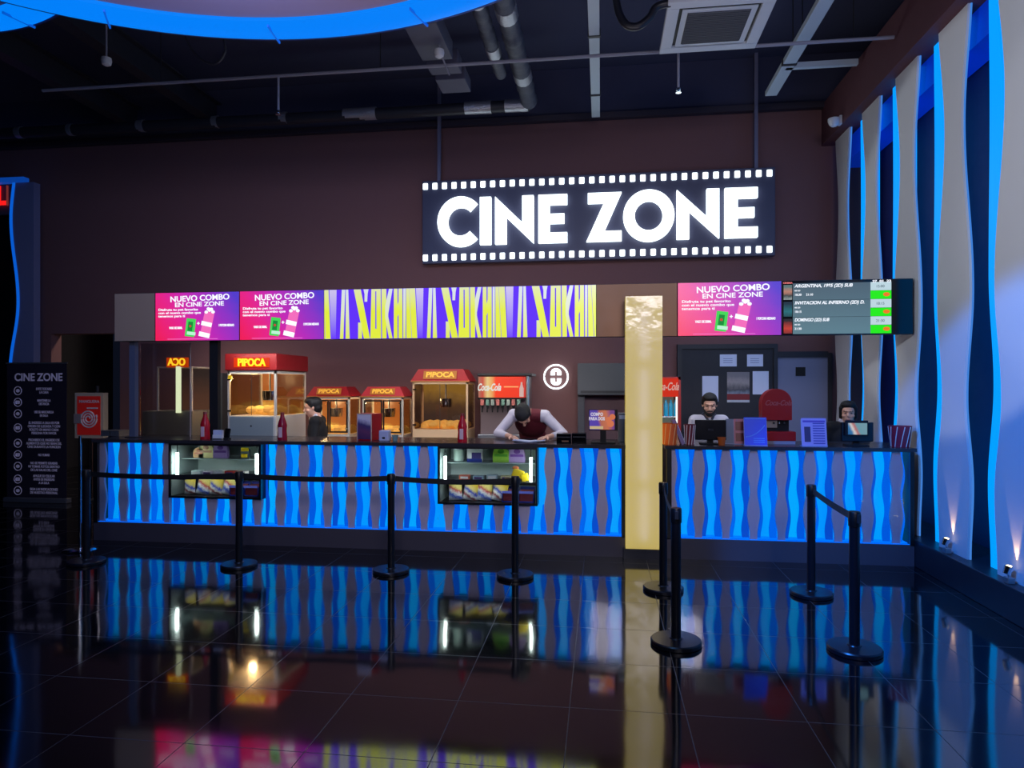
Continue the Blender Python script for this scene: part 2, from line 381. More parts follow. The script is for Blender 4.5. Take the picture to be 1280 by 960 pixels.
for (r, lb) in [((900, 443, 921, 458), 'white notice sheet, left of the two small upper ones on the dark door'), ((934, 443, 954, 458), 'white notice sheet, right of the two small upper ones on the dark door'),
                ((878, 470, 898, 502), 'blank white sheet on the dark door above the bearded worker'), ((941, 464, 961, 493), 'plain white sheet on the dark door beside the grey door')]:
    x0, x1, z0, z1 = rectz(*r, FY-.04)
    t = thing('notice_sheet', lb, 'paper', ((x0+x1)/2, FY-.034, z0), group='sheets pinned on the dark door')
    hw = (x1-x0)/2; MB().box(-hw, hw, 0, .003, 0, z1-z0).build('sheet', paper, t)
    if r[1] == 443:
        mb = MB()
        for k in range(3): mb.box(-hw*.6, hw*.5, -.001, 0, (z1-z0)*(.3+.16*k), (z1-z0)*(.34+.16*k))
        mb.build('print', mat('grey_print', (90, 105, 160), .7), t)
x0, x1, z0, z1 = rectz(909, 465, 937, 503, FY-.04); t = thing('door_poster', 'photo poster with red lower band on the dark door', 'poster', ((x0+x1)/2, FY-.034, z0))
hw = (x1-x0)/2; h = z1-z0
MB().box(-hw, hw, 0, .003, 0, h).build('sheet', ramp_mat('poster_img', [(0, (205, 200, 200)), (.3, (150, 165, 185)), (.55, (60, 60, 70)), (.8, (150, 140, 140)), (1, (120, 115, 120))], (0, 0, 1), diffuse=True, noise=.25), t)
MB().box(-hw, hw, -.001, 0, h*.08, h*.28).build('band', redd, t)

# hatch cabinet behind the monitor
x0, x1, z0, z1 = rectz(722, 454, 790, 494, 9.2)
t = thing('shutter_cabinet', 'dark grey roller shutter box above the serving hatch, left of the yellow column', 'cabinet', ((x0+x1)/2, 9.28, 0))
hw = (x1-x0)/2; sg = mat('shutter_grey', (78, 82, 88), .5)
MB().box(-hw, hw, -.12, .2, z0, z1, .01).build('housing', sg, t)
MB().box(-hw+.04, hw, -.13, -.12, z0+.03, z0+.06).build('lip', charcoal, t)
MB().box(-hw, -hw+.09, 0, .2, 0, z0).build('side_post', mat('post_grey', (66, 68, 76), .5), t)
MB().box(-hw+.09, hw, .12, .2, 0, z0).build('hatch_back', mat('hatch_mauve', (108, 84, 92), .8), t)

# ---- ceiling: beams, trays, pipes
struct(MB().box(-11, 2.9, BW-.12, BW-.03, 5.36, 5.44).build('trim_6', mat('ledge', (52, 46, 60), .6)))
def ybeam(name, mm, px0, py0, py1, z, wd, th, label, cat, xoff=0):
    p = D_(px0, py0, z); q = D_(px0, py0, z).x
    Y1 = (FPX*(z-HC)/(YH-py1)); Y0 = FPX*(z-HC)/(YH-py0)
    o = MB().box(p.x-wd/2, p.x+wd/2, 1.5, 1.5+0, z, z+th) if False else None
    return p.x
def slabY(name, label, cat, m, x, w_, z, th, y0, y1, joints=0, jm=None):
    t = thing(name, label, cat, (x, y0, z))
    MB().box(-w_/2, w_/2, 0, y1-y0, 0, th, .004).build('channel', m, t)
    for k in range(joints):
        y = (k+.5)/joints*(y1-y0)
        MB().box(-w_/2-.01, w_/2+.01, y-.02, y+.02, -.008, th+.01).build('bracket', jm or charcoal, t)
    mb = MB()
    for s in (-1, 1):
        for k in range(3): mb.cone((s*w_*.35, (k+.3)/3*(y1-y0), th), (s*w_*.35, (k+.3)/3*(y1-y0), 6.1-z), .006, .006, 6)
    mb.build('hanger_rod', charcoal, t)
    return t
trayw = mat('white_tray', (190, 205, 215), .5)
slabY('cable_tray', 'pale perforated cable tray running overhead left of the air conditioner', 'cable tray', trayw, D_(743, 60, 5.3).x, .11, 5.3, .06, 3.5, 9.2, 4)
slabY('cable_tray', 'wide pale cable tray overhead right of the air conditioner', 'cable tray', trayw, D_(994, 68, 5.3).x, .14, 5.3, .06, 3.8, 8.8, 3)
MB2 = D_(1040, 92, 5.25); p = D_(982, 92, 5.25)
tag(rebase(MB().box(p.x, 2.85, p.y-.03, p.y+.03, 5.3, 5.36).build('ceiling_strut', trayw), (p.x, p.y, 5.3)), 'short pale crosswise strut between the wide tray and the brown beam', 'strut')
ductm = mat('duct_grey', (92, 94, 112), .6)
dx = D_(537, 60, 5.3).x
t = slabY('ventilation_duct', 'flat grey duct overhead emerging from behind the blue ring', 'duct', ductm, dx+.02, .34, 5.3, .2, 4.2, 7.35, 2)
MB().box(-.17, .19, 3.3, 3.55, .02, .2, .01).build('duct_collar', mat('duct_light', (88, 88, 110), .6), t)
MB().box(-.17, .19, 3.72, 4.1, .04, .2, .01).build('duct_collar', mat('duct_light', (88, 88, 110), .6), t)
# insulated pipes with foil bands
foil = mat('foil', (190, 195, 205), .3, .8, bump=.8, bscale=60); lag = mat('pipe_lagging', (70, 76, 92), .55, bump=.5, bscale=30)
def pipeY(label, x, z, r, y0, y1):
    t = thing('insulated_pipe', label, 'pipe', (x, y0, z))
    k = int((y1-y0)/.06); pts = [(0, i*(y1-y0)/k, 0) for i in range(k+1)]; rs = [r*(1+.09*math.sin(i*1.9)+.05*random.uniform(-1, 1)) for i in range(k+1)]
    MB().tube(pts, rs, 14).build('lagging', lag, t, True)
    for f in (.28, .5, .8): MB().cone((0, f*(y1-y0), 0), (0, f*(y1-y0)+.2, 0), r*1.12, r*1.1, 14).build('foil_band', foil, t, True)
    return t
px_ = D_(648, 80, 5.3).x
pipeY('thick lagged pipe with foil bands overhead, right one of the pair', px_, 5.36, .1, 4.2, 8.75)
pipeY('thinner lagged pipe with foil bands overhead, left one of the pair', D_(614, 62, 5.3).x, 5.36, .075, 4.5, 7.9)
t = thing('cross_pipe', 'dark horizontal pipe crossing below the ceiling with foil wrapped joints', 'pipe', (px_, 8.75, 5.33))
MB().tube([(0, 0, 0), (-3, 0, -.01), (-9.5, 0, 0)], .075, 14).build('lagging', mat('dark_lag', (36, 38, 48), .5), t, True)
for xx, l in ((-.02, .3), (-.5, .35), (-2.05, .45), (-4.3, .08), (-5.4, .1), (-6.5, .07), (-7.3, .09), (-3.3, .1)):
    MB().cone((xx, 0, 0), (xx-l, 0, 0), .084, .08, 14).build('foil_band', foil, t, True)
# sprinkler line
rodm = mat('sprinkler_paint', (150, 150, 165), .45)
p0 = D_(600, 79, 5.16); t = thing('sprinkler_pipe', 'long thin sprinkler pipe crossing overhead with short drops', 'pipe', (0, p0.y, 5.16))
MB().cone((-6.5, 0, 0), (2.88, 0, 0), .018, .018, 10).build('pipe', rodm, t)
for px in (348, 848):
    x = X_(px, p0.y); MB().cone((x, 0, 0), (x, 0, -.38), .013, .013, 8).build('drop', rodm, t)
    d = MB().lathe([(.012, 0), (.022, -.01), (.022, -.03), (.008, -.035), (.03, -.05), (.03, -.054)], (x, 0, -.38), 12).build('sprinkler_head', chrome, t)
for x in (-5, -2.4, .8, 2.5): MB().cone((x, 0, 0), (x, 0, .94), .006, .006, 6).build('hanger_rod', charcoal, t)
# faint dark beams along the ceiling at left
for (px, py, lb) in ((75, 110, 'dark steel beam crossing the ceiling at the far left'), (170, 90, 'dark steel beam crossing the ceiling, second from left')):
    x = D_(px, py, 5.5).x
    t = thing('ceiling_beam', lb, 'beam', (x, 3, 5.5)); MB().box(-.09, .09, 0, 6.3, 0, .02).build('lower_flange', mat('beam_dark', (40, 42, 52), .5), t)
    MB().box(-.012, .012, 0, 6.3, .02, .3).build('web', mat('beam_dark', (40, 42, 52), .5), t); MB().box(-.09, .09, 0, 6.3, .3, .32).build('upper_flange', mat('beam_dark', (40, 42, 52), .5), t)
# air conditioner cassette
cc = D_(893, 34, 5.08)
t = thing('air_conditioner', 'white square ceiling cassette air conditioner with grille', 'air conditioner', (cc.x, cc.y, 5.08))
acw = mat('ac_white', (205, 212, 220), .5)
mb = MB(); S = .47
mb.box(-S, S, -S, -.36, 0, .05, .006); mb.box(-S, S, .36, S, 0, .05, .006); mb.box(-S, -.36, -.36, .36, 0, .05, .006); mb.box(.36, S, -.36, .36, 0, .05, .006)
mb.box(-.33, .33, -.33, .33, .0, .01); mb.build('fascia', acw, t)
MB().box(-.36, .36, -.36, .36, .03, .06).build('inner_frame', charcoal, t)
mb = MB()
for k in range(18): y = -.27+k*.54/17; mb.box(-.27, .27, y-.009, y+.009, -.008, .0)
mb.build('grille', mat('ac_grille', (72, 74, 84), .6), t)
MB().box(-.28, .28, -.28, .28, -.004, .001).build('grille_backing', mat('grille_dark', (58, 60, 70), .6), t)
MB().box(-.42, .42, -.42, .42, .05, .33).build('casing', blackm, t)
mb = MB()
for sx in (-.4, .4):
    for sy in (-.4, .4): mb.cone((sx, sy, .3), (sx, sy, 1.0), .008, .008, 6)
mb.build('hanger_rod', charcoal, t)
# cables and small fixtures
def loop(label, pts, r, m=blackg, drop=False):
    P = [D_(*p) for p in pts]; Q = []
    for i in range(len(P)-1):
        for k in range(8):
            u = k/8; a0 = P[max(i-1, 0)]; a1 = P[i]; a2 = P[i+1]; a3 = P[min(i+2, len(P)-1)]
            Q.append(.5*((2*a1)+(-a0+a2)*u+(2*a0-5*a1+4*a2-a3)*u*u+(-a0+3*a1-3*a2+a3)*u**3))
    Q.append(P[-1]); o = MB().tube(Q, r, 10).build('hanging_cable', m, None, True); rebase(o, Q[0]); return tag(o, label, 'cable')
ccb = mat('cable_grey', (52, 54, 66), .5)
P0 = D_(232, 45, 5.2)
def hangloop(label, pxs, Y, r, m):
    P = [W_(px, py, Y) for px, py in pxs]; Q = []
    for i in range(len(P)-1):
        for k in range(8):
            u = k/8; a0 = P[max(i-1, 0)]; a1 = P[i]; a2 = P[i+1]; a3 = P[min(i+2, len(P)-1)]
            Q.append(.5*((2*a1)+(-a0+a2)*u+(2*a0-5*a1+4*a2-a3)*u*u+(-a0+3*a1-3*a2+a3)*u**3))
    Q.append(P[-1]); o = MB().tube(Q, r, 10).build('hanging_cable', m, None, True); rebase(o, Q[0]); return tag(o, label, 'cable')
hangloop('loose cable loop hanging just behind the big blue ring', [(222, -10), (232, 45), (247, 70), (268, 80), (281, 66), (280, 45), (277, -10)], 6.6, .012, ccb)
hangloop('thick black hose looping down beside the air conditioner', [(768, -30), (772, 10), (782, 30), (797, 33), (812, 22), (822, 8), (850, 0), (870, -20)], 6.2, .035, mat('hose', (30, 32, 42), .35))
for (px, py, lb) in ((133, 76, 'small white ceiling camera far left'), (549, 66, 'small white spotlight clamped under the grey duct')):
    p = D_(px, py, 5.22); t = thing('ceiling_camera' if px < 200 else 'ceiling_spotlight', lb, 'camera' if px < 200 else 'lamp', p)
    MB().cone((0, 0, 0), (0, 0, .9 if px < 200 else .09), .01, .01, 8).build('stem', rodm, t)
    MB().lathe([(.01, .04), (.05, .03), (.055, 0), (.045, -.04), (.02, -.055)], (0, 0, 0), 16).build('housing', white, t, True)
    if px > 200: MB().cone((.02, 0, -.02), (.09, .1, -.2), .01, .008, 8).build('arm', rodm, t)
t = thing('dome_camera', 'white dome camera fixed at the foot of the brown beam', 'camera', (2.9, BW-.75, 4.93))
MB().box(-.03, .0, -.04, .04, -.05, .06, .005).build('bracket', white, t)
MB().lathe([(.02, .05), (.07, .03), (.07, 0), (.055, -.04), (.03, -.065)], (-.085, 0, 0), 18).build('dome', white, t, True)

# ---- ring ceiling discs with blue glowing rim
def disc(label, c, R, z, rz=0):
    t = thing('ring_canopy', label, 'ceiling light', (c[0], c[1], z))
    n = 128
    MB().lathe([(R-.28, 0), (R-.28, .12), (.05, .12), (.05, 0)], (0, 0, 0), n, False).build('disc', mat('canopy_mauve', (150, 128, 148), .75), t)
    MB().lathe([(.02, 0), (R-.27, 0), (R-.27, .03), (.02, .03)], (0, 0, -.002), n).build('soffit', mat('canopy_mauve', (150, 128, 148), .75), t)
    MB().lathe([(R-.275, -.03), (R-.275, .1), (R-.02, .1), (R-.005, .02), (R-.03, -.05), (R-.08, -.075), (R-.2, -.075), (R-.275, -.03)], (0, 0, 0), n, False).build('light_ring', emat('ring_blue', (0, 128, 250), 1.0), t, True)
    MB().lathe([(R-.02, -.045), (R, -.045), (R, .16), (R-.02, .16)], (0, 0, 0), n, False).build('rim', mat('rim_blue', (30, 60, 130), .4), t)
    mb = MB()
    for k in range(8):
        a = k*PI/4+.3; mb.cone((R*.7*math.cos(a), R*.7*math.sin(a), .1), (R*.7*math.cos(a), R*.7*math.sin(a), 6.1-z), .01, .01, 6)
    mb.build('hanger_rod', charcoal, t)
    for k in range(16):
        a = k*PI/8+.12; q = Matrix.Rotation(a, 3, 'Z')
        j = MB().box(R-.28, R-.015, -.006, .006, -.079, -.06); 
        for v in j.bm.verts: v.co = q @ v.co
        j.build('joint', mat('joint_blue', (10, 60, 150), .5, em=(0, 90, 200), es=.8), t)
    return t
zr = 4.6
cz = 5.63*(4.6-HC)/2.9
ctr = Vector(D_(345, 44, zr)); fw = Vector((-st, ct, 0)); ctr = ctr-Vector((ctr.x*0, 0, 0))
# centre: walk from the far rim point back toward the camera along the view direction
disc('huge round canopy with a glowing blue rim overhead', (ctr.x+st*3.3, ctr.y-ct*3.3), 3.3, zr)
disc('second smaller blue rimmed canopy at the top left edge', (-4.8*ct-4.1*st-.15, -4.8*st+4.1*ct-.0), 2.0, 4.9)

# ---- CINE ZONE sign
SY = 9.3
sxl, sxr = X_(528, SY), X_(969, SY); sz0, sz1 = 3.41, 4.57
t = thing('cinema_sign', 'hanging black film strip sign with glowing white letters CINE ZONE', 'sign', ((sxl+sxr)/2, SY, sz0))
W = (sxr-sxl)/2; H = sz1-sz0
MB().box(-W, W, 0, .1, 0, H, .005).build('backing', mat('sign_navy', (62, 64, 88), .5), t)
for px in (548, 946):
    x = X_(px, SY)-(sxl+sxr)/2; MB().box(x-.022, x+.022, .03, .075, H, 6.1-sz0).build('hanger_post', mat('hanger_grey', (112, 112, 135), .5), t)
for row in (.035, H-.125):
    for k in range(35):
        x = -W+.075+(2*W-.12)*k/34-.03
        MB().box(x-.034, x+.036, -.02, 0, row, row+.09, .01).build('light_square', whitel, t)
def glyph(ch):
    """bold geometric capitals in a unit-high box: list of (outline, holes)"""
    s = .235
    if ch == 'I': return .24, [[(0, 0), (s, 0), (s, 1), (0, 1)]], []
    if ch == 'N': return .80, [[(0, 0), (s, 0), (s, .56), (.80, 0), (.80, 1), (.80-s, 1), (.80-s, .44), (0, 1)]], []
    if ch == 'E': return .60, [[(0, 0), (.6, 0), (.6, .21), (s, .21), (s, .4), (.54, .4), (.54, .6), (s, .6), (s, .79), (.6, .79), (.6, 1), (0, 1)]], []
    if ch == 'Z': return .72, [[(0, 0), (.72, 0), (.72, .21), (.37, .21), (.72, 1), (.03, 1), (.03, .79), (.36, .79)]], []
    if ch == 'O':
        o = [(.52+.52*math.cos(a), .5+.53*math.sin(a)) for a in [2*PI*k/56 for k in range(56)]]
        i = [(.52+.285*math.cos(a), .5+.30*math.sin(a)) for a in [2*PI*k/56 for k in range(56)]]
        return 1.04, [o], [i]
    if ch == 'C':
        a0 = math.radians(44); aa = [a0+(2*PI-2*a0)*k/48 for k in range(49)]
        o = [(.52+.52*math.cos(a), .5+.53*math.sin(a)) for a in aa]+[(.52+.29*math.cos(a), .5+.30*math.sin(a)) for a in aa[::-1]]
        return .86, [o], []
def polymesh(name, outs, m, parent, loc, ext):
    cu = bpy.data.curves.new('c', 'CURVE'); cu.dimensions = '2D'; cu.fill_mode = 'BOTH'; cu.extrude = ext
    for pl in outs:
        sp = cu.splines.new('POLY'); sp.points.add(len(pl)-1); sp.use_cyclic_u = True
        for q, (x, y) in zip(sp.points, pl): q.co = (x, y, 0, 1)
    t_ = bpy.data.objects.new('c', cu); COL.objects.link(t_)
    dg_ = bpy.context.evaluated_depsgraph_get(); dg_.update(); me = bpy.data.meshes.new_from_object(t_.evaluated_get(dg_)); bpy.data.objects.remove(t_)
    for v in me.vertices: v.co = Vector((v.co.x, -v.co.z, v.co.y))
    me.materials.clear(); me.materials.append(m); me.name = name
    o_ = bpy.data.objects.new(name, me); COL.objects.link(o_); o_.parent = parent; o_.location = loc; return o_
LH = .655
pxl = {'C': (547, 597), 'I': (600, 614), 'N': (619, 667), 'E': (673, 709), 'Z': (733, 777), 'O': (779, 843), 'n': (846, 899), 'e': (906, 947)}
for key, (pa, pb) in pxl.items():
    wd, outs, holes = glyph(key.upper()); xa = X_(pa, SY-.05); xb = X_(pb, SY-.05); k = (xb-xa)/wd
    if key == 'C': k = (xb-xa)/.9
    sc = [[(xa-(sxl+sxr)/2+x*k, y*LH) for x, y in pl] for pl in outs+holes]
    polymesh('letter_'+key.lower(), sc, whitel, t, (0, -.035, 3.645-sz0), .03)

# ---- round illuminated logo
p = W_(695, 471, BW-.03); t = thing('round_logo_sign', 'small round glowing white logo sign on the back wall', 'sign', p)
ring = MB(); n_ = 48
for k in range(n_):
    pass
ring.tube([(.165*math.cos(2*PI*k/n_), 0, .165*math.sin(2*PI*k/n_)) for k in range(n_+1)], .011, 8); ring.build('ring', whitel, t, True)
aa = [math.radians(a) for a in range(0, 181, 10)]
polymesh('upper_stroke', [[(.075*math.cos(a), .05+.07*math.sin(a)) for a in aa]+[(-.075, .022), (-.014, .022), (-.014, .075), (.014, .075), (.014, .022), (.075, .022)]], whitel, t, (0, 0, 0), .01)
polymesh('lower_stroke', [[(.075*math.cos(a), -.05-.07*math.sin(a)) for a in aa]+[(-.075, -.022), (-.014, -.022), (-.014, -.075), (.014, -.075), (.014, -.022), (.075, -.022)]], whitel, t, (0, 0, 0), .01)

# ---- the overhead screens
TY = 7.05; TB, TT = 2.2, 2.742
def scr(name, label, px0, px1, dispm, cat='screen', inset=.004, group='overhead screens'):
    x0, x1 = X_(px0, TY), X_(px1, TY)
    if px1 > 1130: x1 = min(x1, 3.0)
    t = thing(name, label, cat, ((x0+x1)/2, TY, TB), group=group); hw = (x1-x0)/2
    MB().box(-hw, hw, .004, .08, 0, TT-TB, .003).build('casing', charcoal, t)
    MB().box(-hw+inset, hw-inset, 0, .006, inset, TT-TB-inset).build('display', dispm, t)
    return t, hw
H2 = TT-TB
t, hw = scr('blank_screen', 'blank grey switched-off screen at the left end of the overhead row', 143, 193.5, mat('off_screen', (185, 155, 130), .3))
promo = None
def promo_screen(label, px0, px1):
    m = ramp_mat('promo_gradient', [(0, (240, 30, 90)), (.3, (228, 36, 140)), (.52, (196, 40, 180)), (.75, (150, 50, 195)), (1, (84, 60, 205))], (.85, 0, .3), 1.0, noise=.08, off=-.08, scale=.95)
    t, hw = scr('promo_screen', label, px0, px1, m)
    wl = emat('screen_white', (240, 245, 255), 1.15); g = emat('can_green', (70, 215, 90), 1.0); pk = emat('cup_pink', (245, 110, 190), 1.0)
    w2 = hw*2; s = w2/.9
    def L(u): return -hw+u*w2
    text('heading', 'NUEVO COMBO', .088, wl, t, (L(.535), -.004, H2*.87), fit=.70*w2, bold=.0018, ry=.03)
    text('subheading', 'EN CINE ZONE', .068, wl, t, (L(.53), -.004, H2*.745), fit=.58*w2, bold=.0012, ry=.02)
    text('small_text', 'Disfruta tu pet favorito\ncon el nuevo combo que\ntenemos para ti', .036, wl, t, (L(.04), -.004, H2*.575), fit=.51*w2, align='LEFT', bold=.0008)
    text('can_caption', 'VASO DE 500ML', .034, wl, t, (L(.25), -.004, H2*.265), fit=.16*w2, bold=.0015)
    text('cup_caption', '1 POPCORN MEDIANO', .034, wl, t, (L(.85), -.004, H2*.31), fit=.18*w2, bold=.0015)
    text('plus', '+', .06, wl, t, (L(.52), -.004, H2*.35), bold=.002)
    q = Matrix.Rotation(.12, 3, 'Y')
    MB().box(-.05*s, .05*s, -.001, 0, -.1, .1, 0, q).build('can_picture', g, t, loc=(L(.425), -.003, H2*.27))
    MB().box(-.025*s, .025*s, -.001, 0, -.05, .055, 0, q).build('can_mark', emat('can_dark', (25, 140, 60), 1.0), t, loc=(L(.425), -.0045, H2*.29))
    MB().ell((0, 0, 0), (.014, .001, .014), n=8).build('can_dot', emat('can_red', (200, 70, 60), 1.0), t, loc=(L(.425), -.006, H2*.3))
    MB().box(-.046*s, .046*s, -.001, 0, -.018, .018, 0, q).build('can_base', emat('can_pale', (190, 245, 215), 1.0), t, loc=(L(.435), -.0045, H2*.15))
    q = Matrix.Rotation(-.2+.42, 3, 'Y')
    q = Matrix.Rotation(.22, 3, 'Y')
    MB().box(-.052*s, .052*s, -.001, 0, -.14, .14, 0, q).build('cup_picture', pk, t, loc=(L(.625), -.003, H2*.34))
    MB().box(-.056*s, .056*s, -.001, 0, -.024, .024, 0, q).build('cup_band', wl, t, loc=(L(.618), -.0045, H2*.34))
    MB().box(-.058*s, .058*s, -.001, 0, -.026, .026, 0, q).build('cup_base', wl, t, loc=(L(.59), -.0045, H2*.12))
    mb = MB()
    for dx_, dz in ((-.04, 0), (0, .02), (.04, 0), (-.015, .035), (.02, .03)): mb.ell((dx_, 0, dz), (.022, .001, .018), n=6)
    mb.build('popcorn_picture', wl, t, loc=(L(.655), -.005, H2*.585))
    MB().box(-.3*hw*2, .3*hw*2, -.001, 0, -.002, .002).build('footer_line', emat('line_pink', (255, 150, 230), 1), t, loc=(L(.45), -.003, .02))
    return t
promo_screen('pink promo screen reading NUEVO COMBO, next to the blank screen at left', 194, 299)
promo_screen('pink promo screen reading NUEVO COMBO, directly left of the purple banner screen', 299.5, 405)
# long purple and yellow letter screen
t, hw = scr('banner_screen', 'long purple screen filled with stretched yellow letters', 405.5, 745, emat('screen_purple', (98, 50, 250), 1.0))
yl_ = ramp_mat('letter_yellow', [(0, (226, 236, 60)), (.55, (226, 236, 60)), (1, (222, 228, 170))], (0, 0, 1), 1.0)
pale = ramp_mat('letter_pale', [(0, (222, 232, 80)), (.5, (222, 230, 190)), (1, (214, 222, 235))], (0, 0, 1), 1.0)
lav = ramp_mat('stripe_lavender', [(0, (105, 60, 250)), (1, (205, 195, 235))], (0, 0, 1), 1.0)
bank = {'y': [], 'p': [], 'l': []}
per = 404.
shapes = [('p', [(92, 280), (101, 50), (117, 50), (108, 280)]), ('p', [(120, 50), (131, 50), (138, 280), (119, 280)]),
 ('y', [(157, 50), (190, 50), (233, 280), (205, 280)]), ('p', [(178, 205), (196, 205), (196, 280), (178, 280)]), ('p', [(203, 50), (226, 50), (222, 72), (220, 108), (208, 108), (208, 72)]),
 ('y', [(240, 50), (258, 50), (258, 280), (235, 280)]), ('y', [(256, 235), (268, 235), (268, 280), (256, 280)]), ('y', [(263, 50), (283, 50), (285, 280), (264, 280)]), ('y', [(256, 50), (266, 50), (266, 60), (256, 60)]),
 ('y', [(287, 50), (309, 50), (310, 280), (290, 280)]), ('p', [(304, 130), (322, 50), (338, 50), (318, 165), (318, 180), (338, 280), (322, 280), (304, 185)]),
 ('y', [(344, 50), (361, 50), (361, 280), (344, 280)]), ('y', [(358, 140), (368, 100), (368, 160), (358, 190)]), ('y', [(366, 50), (384, 50), (384, 280), (366, 280)]),
 ('p', [(388, 50), (398, 50), (398, 280), (388, 280)]), ('y', [(400, 50), (414, 50), (426, 280), (402, 280)]), ('y', [(415, 50), (442, 50), (452, 280), (428, 280)]),
 ('l', [(446, 50), (480, 50), (476, 280), (456, 280)])]
tot = (1243-18.)
for base in (-per, 0, per, 2*per):
    for kind, pl in shapes:
        q = [(min(max((x+base-18)/tot, 0), 1)*2*hw-hw, (280-y)/230*(H2-.012)+.006) for x, y in pl]
        xs = [a for a, _ in q]
        if max(xs)-min(xs) < .004: continue
        # drop doubled points from clipping
        qq = [q[0]]
        for v in q[1:]:
            if abs(v[0]-qq[-1][0])+abs(v[1]-qq[-1][1]) > 1e-4: qq.append(v)
        if len(qq) > 2: bank[kind].append(qq)
for kind, mm in (('y', yl_), ('p', pale), ('l', lav)):
    mb = MB()
    for i_, pl in enumerate(bank[kind]): mb.prism(pl, -.004-.0002*(i_ % 7), -.001)
    mb.build('lettering', mm, t)
# brown board, right promo, showtimes
t, hw = scr('brown_panel', 'brown unlit panel behind the head of the yellow column', 745.5, 846.5, mat('brown_board', (150, 96, 48), .45))
promo_screen('pink promo screen reading NUEVO COMBO, right of the yellow column', 847, 977)
t, hw = scr('showtimes_screen', 'grey cinema showtimes screen with green cells at the right end', 977.5, 1143.5, mat('screen_black', (8, 10, 18), .15))
cx = lambda px: X_(px, TY)-(X_(977.5, TY)+min(X_(1143.5, TY), 3.0))/2
zz = lambda v: v*H2
gs = ramp_mat('schedule_grey', [(0, (96, 130, 142)), (1, (78, 98, 112))], (0, 0, 1), .9)
mb = MB()
for k in range(3): mb.box(cx(991), cx(1088), -.003, -.001, zz(.02+.31*k), zz(.325+.31*k))
mb.build('row_band', gs, t)
wl = emat('screen_white', (240, 245, 255), 1.15)
for k, (ttl, a, b2) in enumerate((('DOMINGO (2D) SUB', '21:30', ''), ('INVITACION AL INFIERNO (2D) D.', '18:15', ''), ('ARGENTINA, 1985 (2D) SUB', '18:30', '21:10'))):
    text('film_title', ttl, .044, wl, t, (cx(993), -.005, zz(.275+.31*k)), align='LEFT', shear=.25, fit=(cx(1080)-cx(993))*(.5, 1, .84)[k], bold=.001)
    text('film_time', a+'     '+b2, .03, wl, t, (cx(993), -.005, zz(.115+.31*k)), align='LEFT', bold=.0005)
    text('film_note', 'HD 2D', .018, wl, t, (cx(993), -.005, zz(.19+.31*k)), align='LEFT', bold=.0005)
    MB().box(cx(979.5), cx(990), -.004, -.001, zz(.03+.31*k), zz(.30+.31*k)).build('poster_picture', ramp_mat('film_img%d' % k, [[(0, (10, 10, 12)), (.5, (200, 60, 40)), (1, (30, 20, 20))], [(0, (10, 30, 40)), (.5, (30, 110, 120)), (1, (10, 40, 60))], [(0, (190, 200, 200)), (.4, (40, 60, 60)), (.7, (190, 130, 110)), (1, (90, 120, 120))]][k], (0, 0, 1), .9, noise=.3), t)
    MB().box(cx(1088), cx(1114), -.004, -.001, zz(.175+.31*k), zz(.325+.31*k)).build('white_cell', emat('cell_white', (190, 215, 225), 1), t)
    MB().box(cx(1088), cx(1114), -.004, -.001, zz(.02+.31*k), zz(.17+.31*k)).build('green_cell', emat('cell_green', (40, 235, 30), 1), t)
    MB().ell((cx(1108), -.004, zz(.1+.31*k)), (.032, .002, .02), n=8).build('orange_mark', emat('mark_orange', (240, 120, 40), 1), t)
    text('cell_time', ('21:30', '18:15', '15:00')[k], .036, mat('ink', (30, 50, 60), .6, em=(60, 85, 95), es=.8), t, (cx(1100), -.006, zz(.245+.31*k)))
text('date_line', '27  01  23', .03, wl, t, (cx(1102), -.005, zz(.958)), fit=.17, bold=.001)
text('screen_logo', 'CINEMA', .02, emat('logo_red', (230, 120, 120), 1), t, (cx(984.5), -.005, zz(.955)), fit=.09, bold=.001)
t = thing('mounting_rail', 'dark horizontal rail behind the overhead screens', 'rail', (X_(143, 7.15), 7.14, TB))
MB().box(.05, 2.99-X_(143, 7.15), 0, .05, .08, .14).build('lower_rail', blackm, t); MB().box(.05, 2.99-X_(143, 7.15), 0, .05, .4, .46).build('upper_rail', blackm, t)
# screen support post on the counter
t = thing('support_post', 'grey square post holding the left end of the overhead screens', 'post', (X_(165, 7.12), 7.12, 1.11))
MB().box(-.035, .035, 0, .06, 0, TB-1.11+.01).build('tube', mat('post_steel', (92, 98, 118), .45), t); MB().box(-.07, .07, -.03, .09, 0, .008).build('foot', charcoal, t)
x = X_(278, 7.3); t = thing('support_post', 'black post beside the tall popcorn machine holding the screens', 'post', (x, 7.12, 1.11))
MB().box(-.05, .05, 0, .06, 0, TB-1.11+.01).build('tube', blackm, t); MB().box(-.07, .07, -.03, .09, 0, .008).build('foot', charcoal, t)

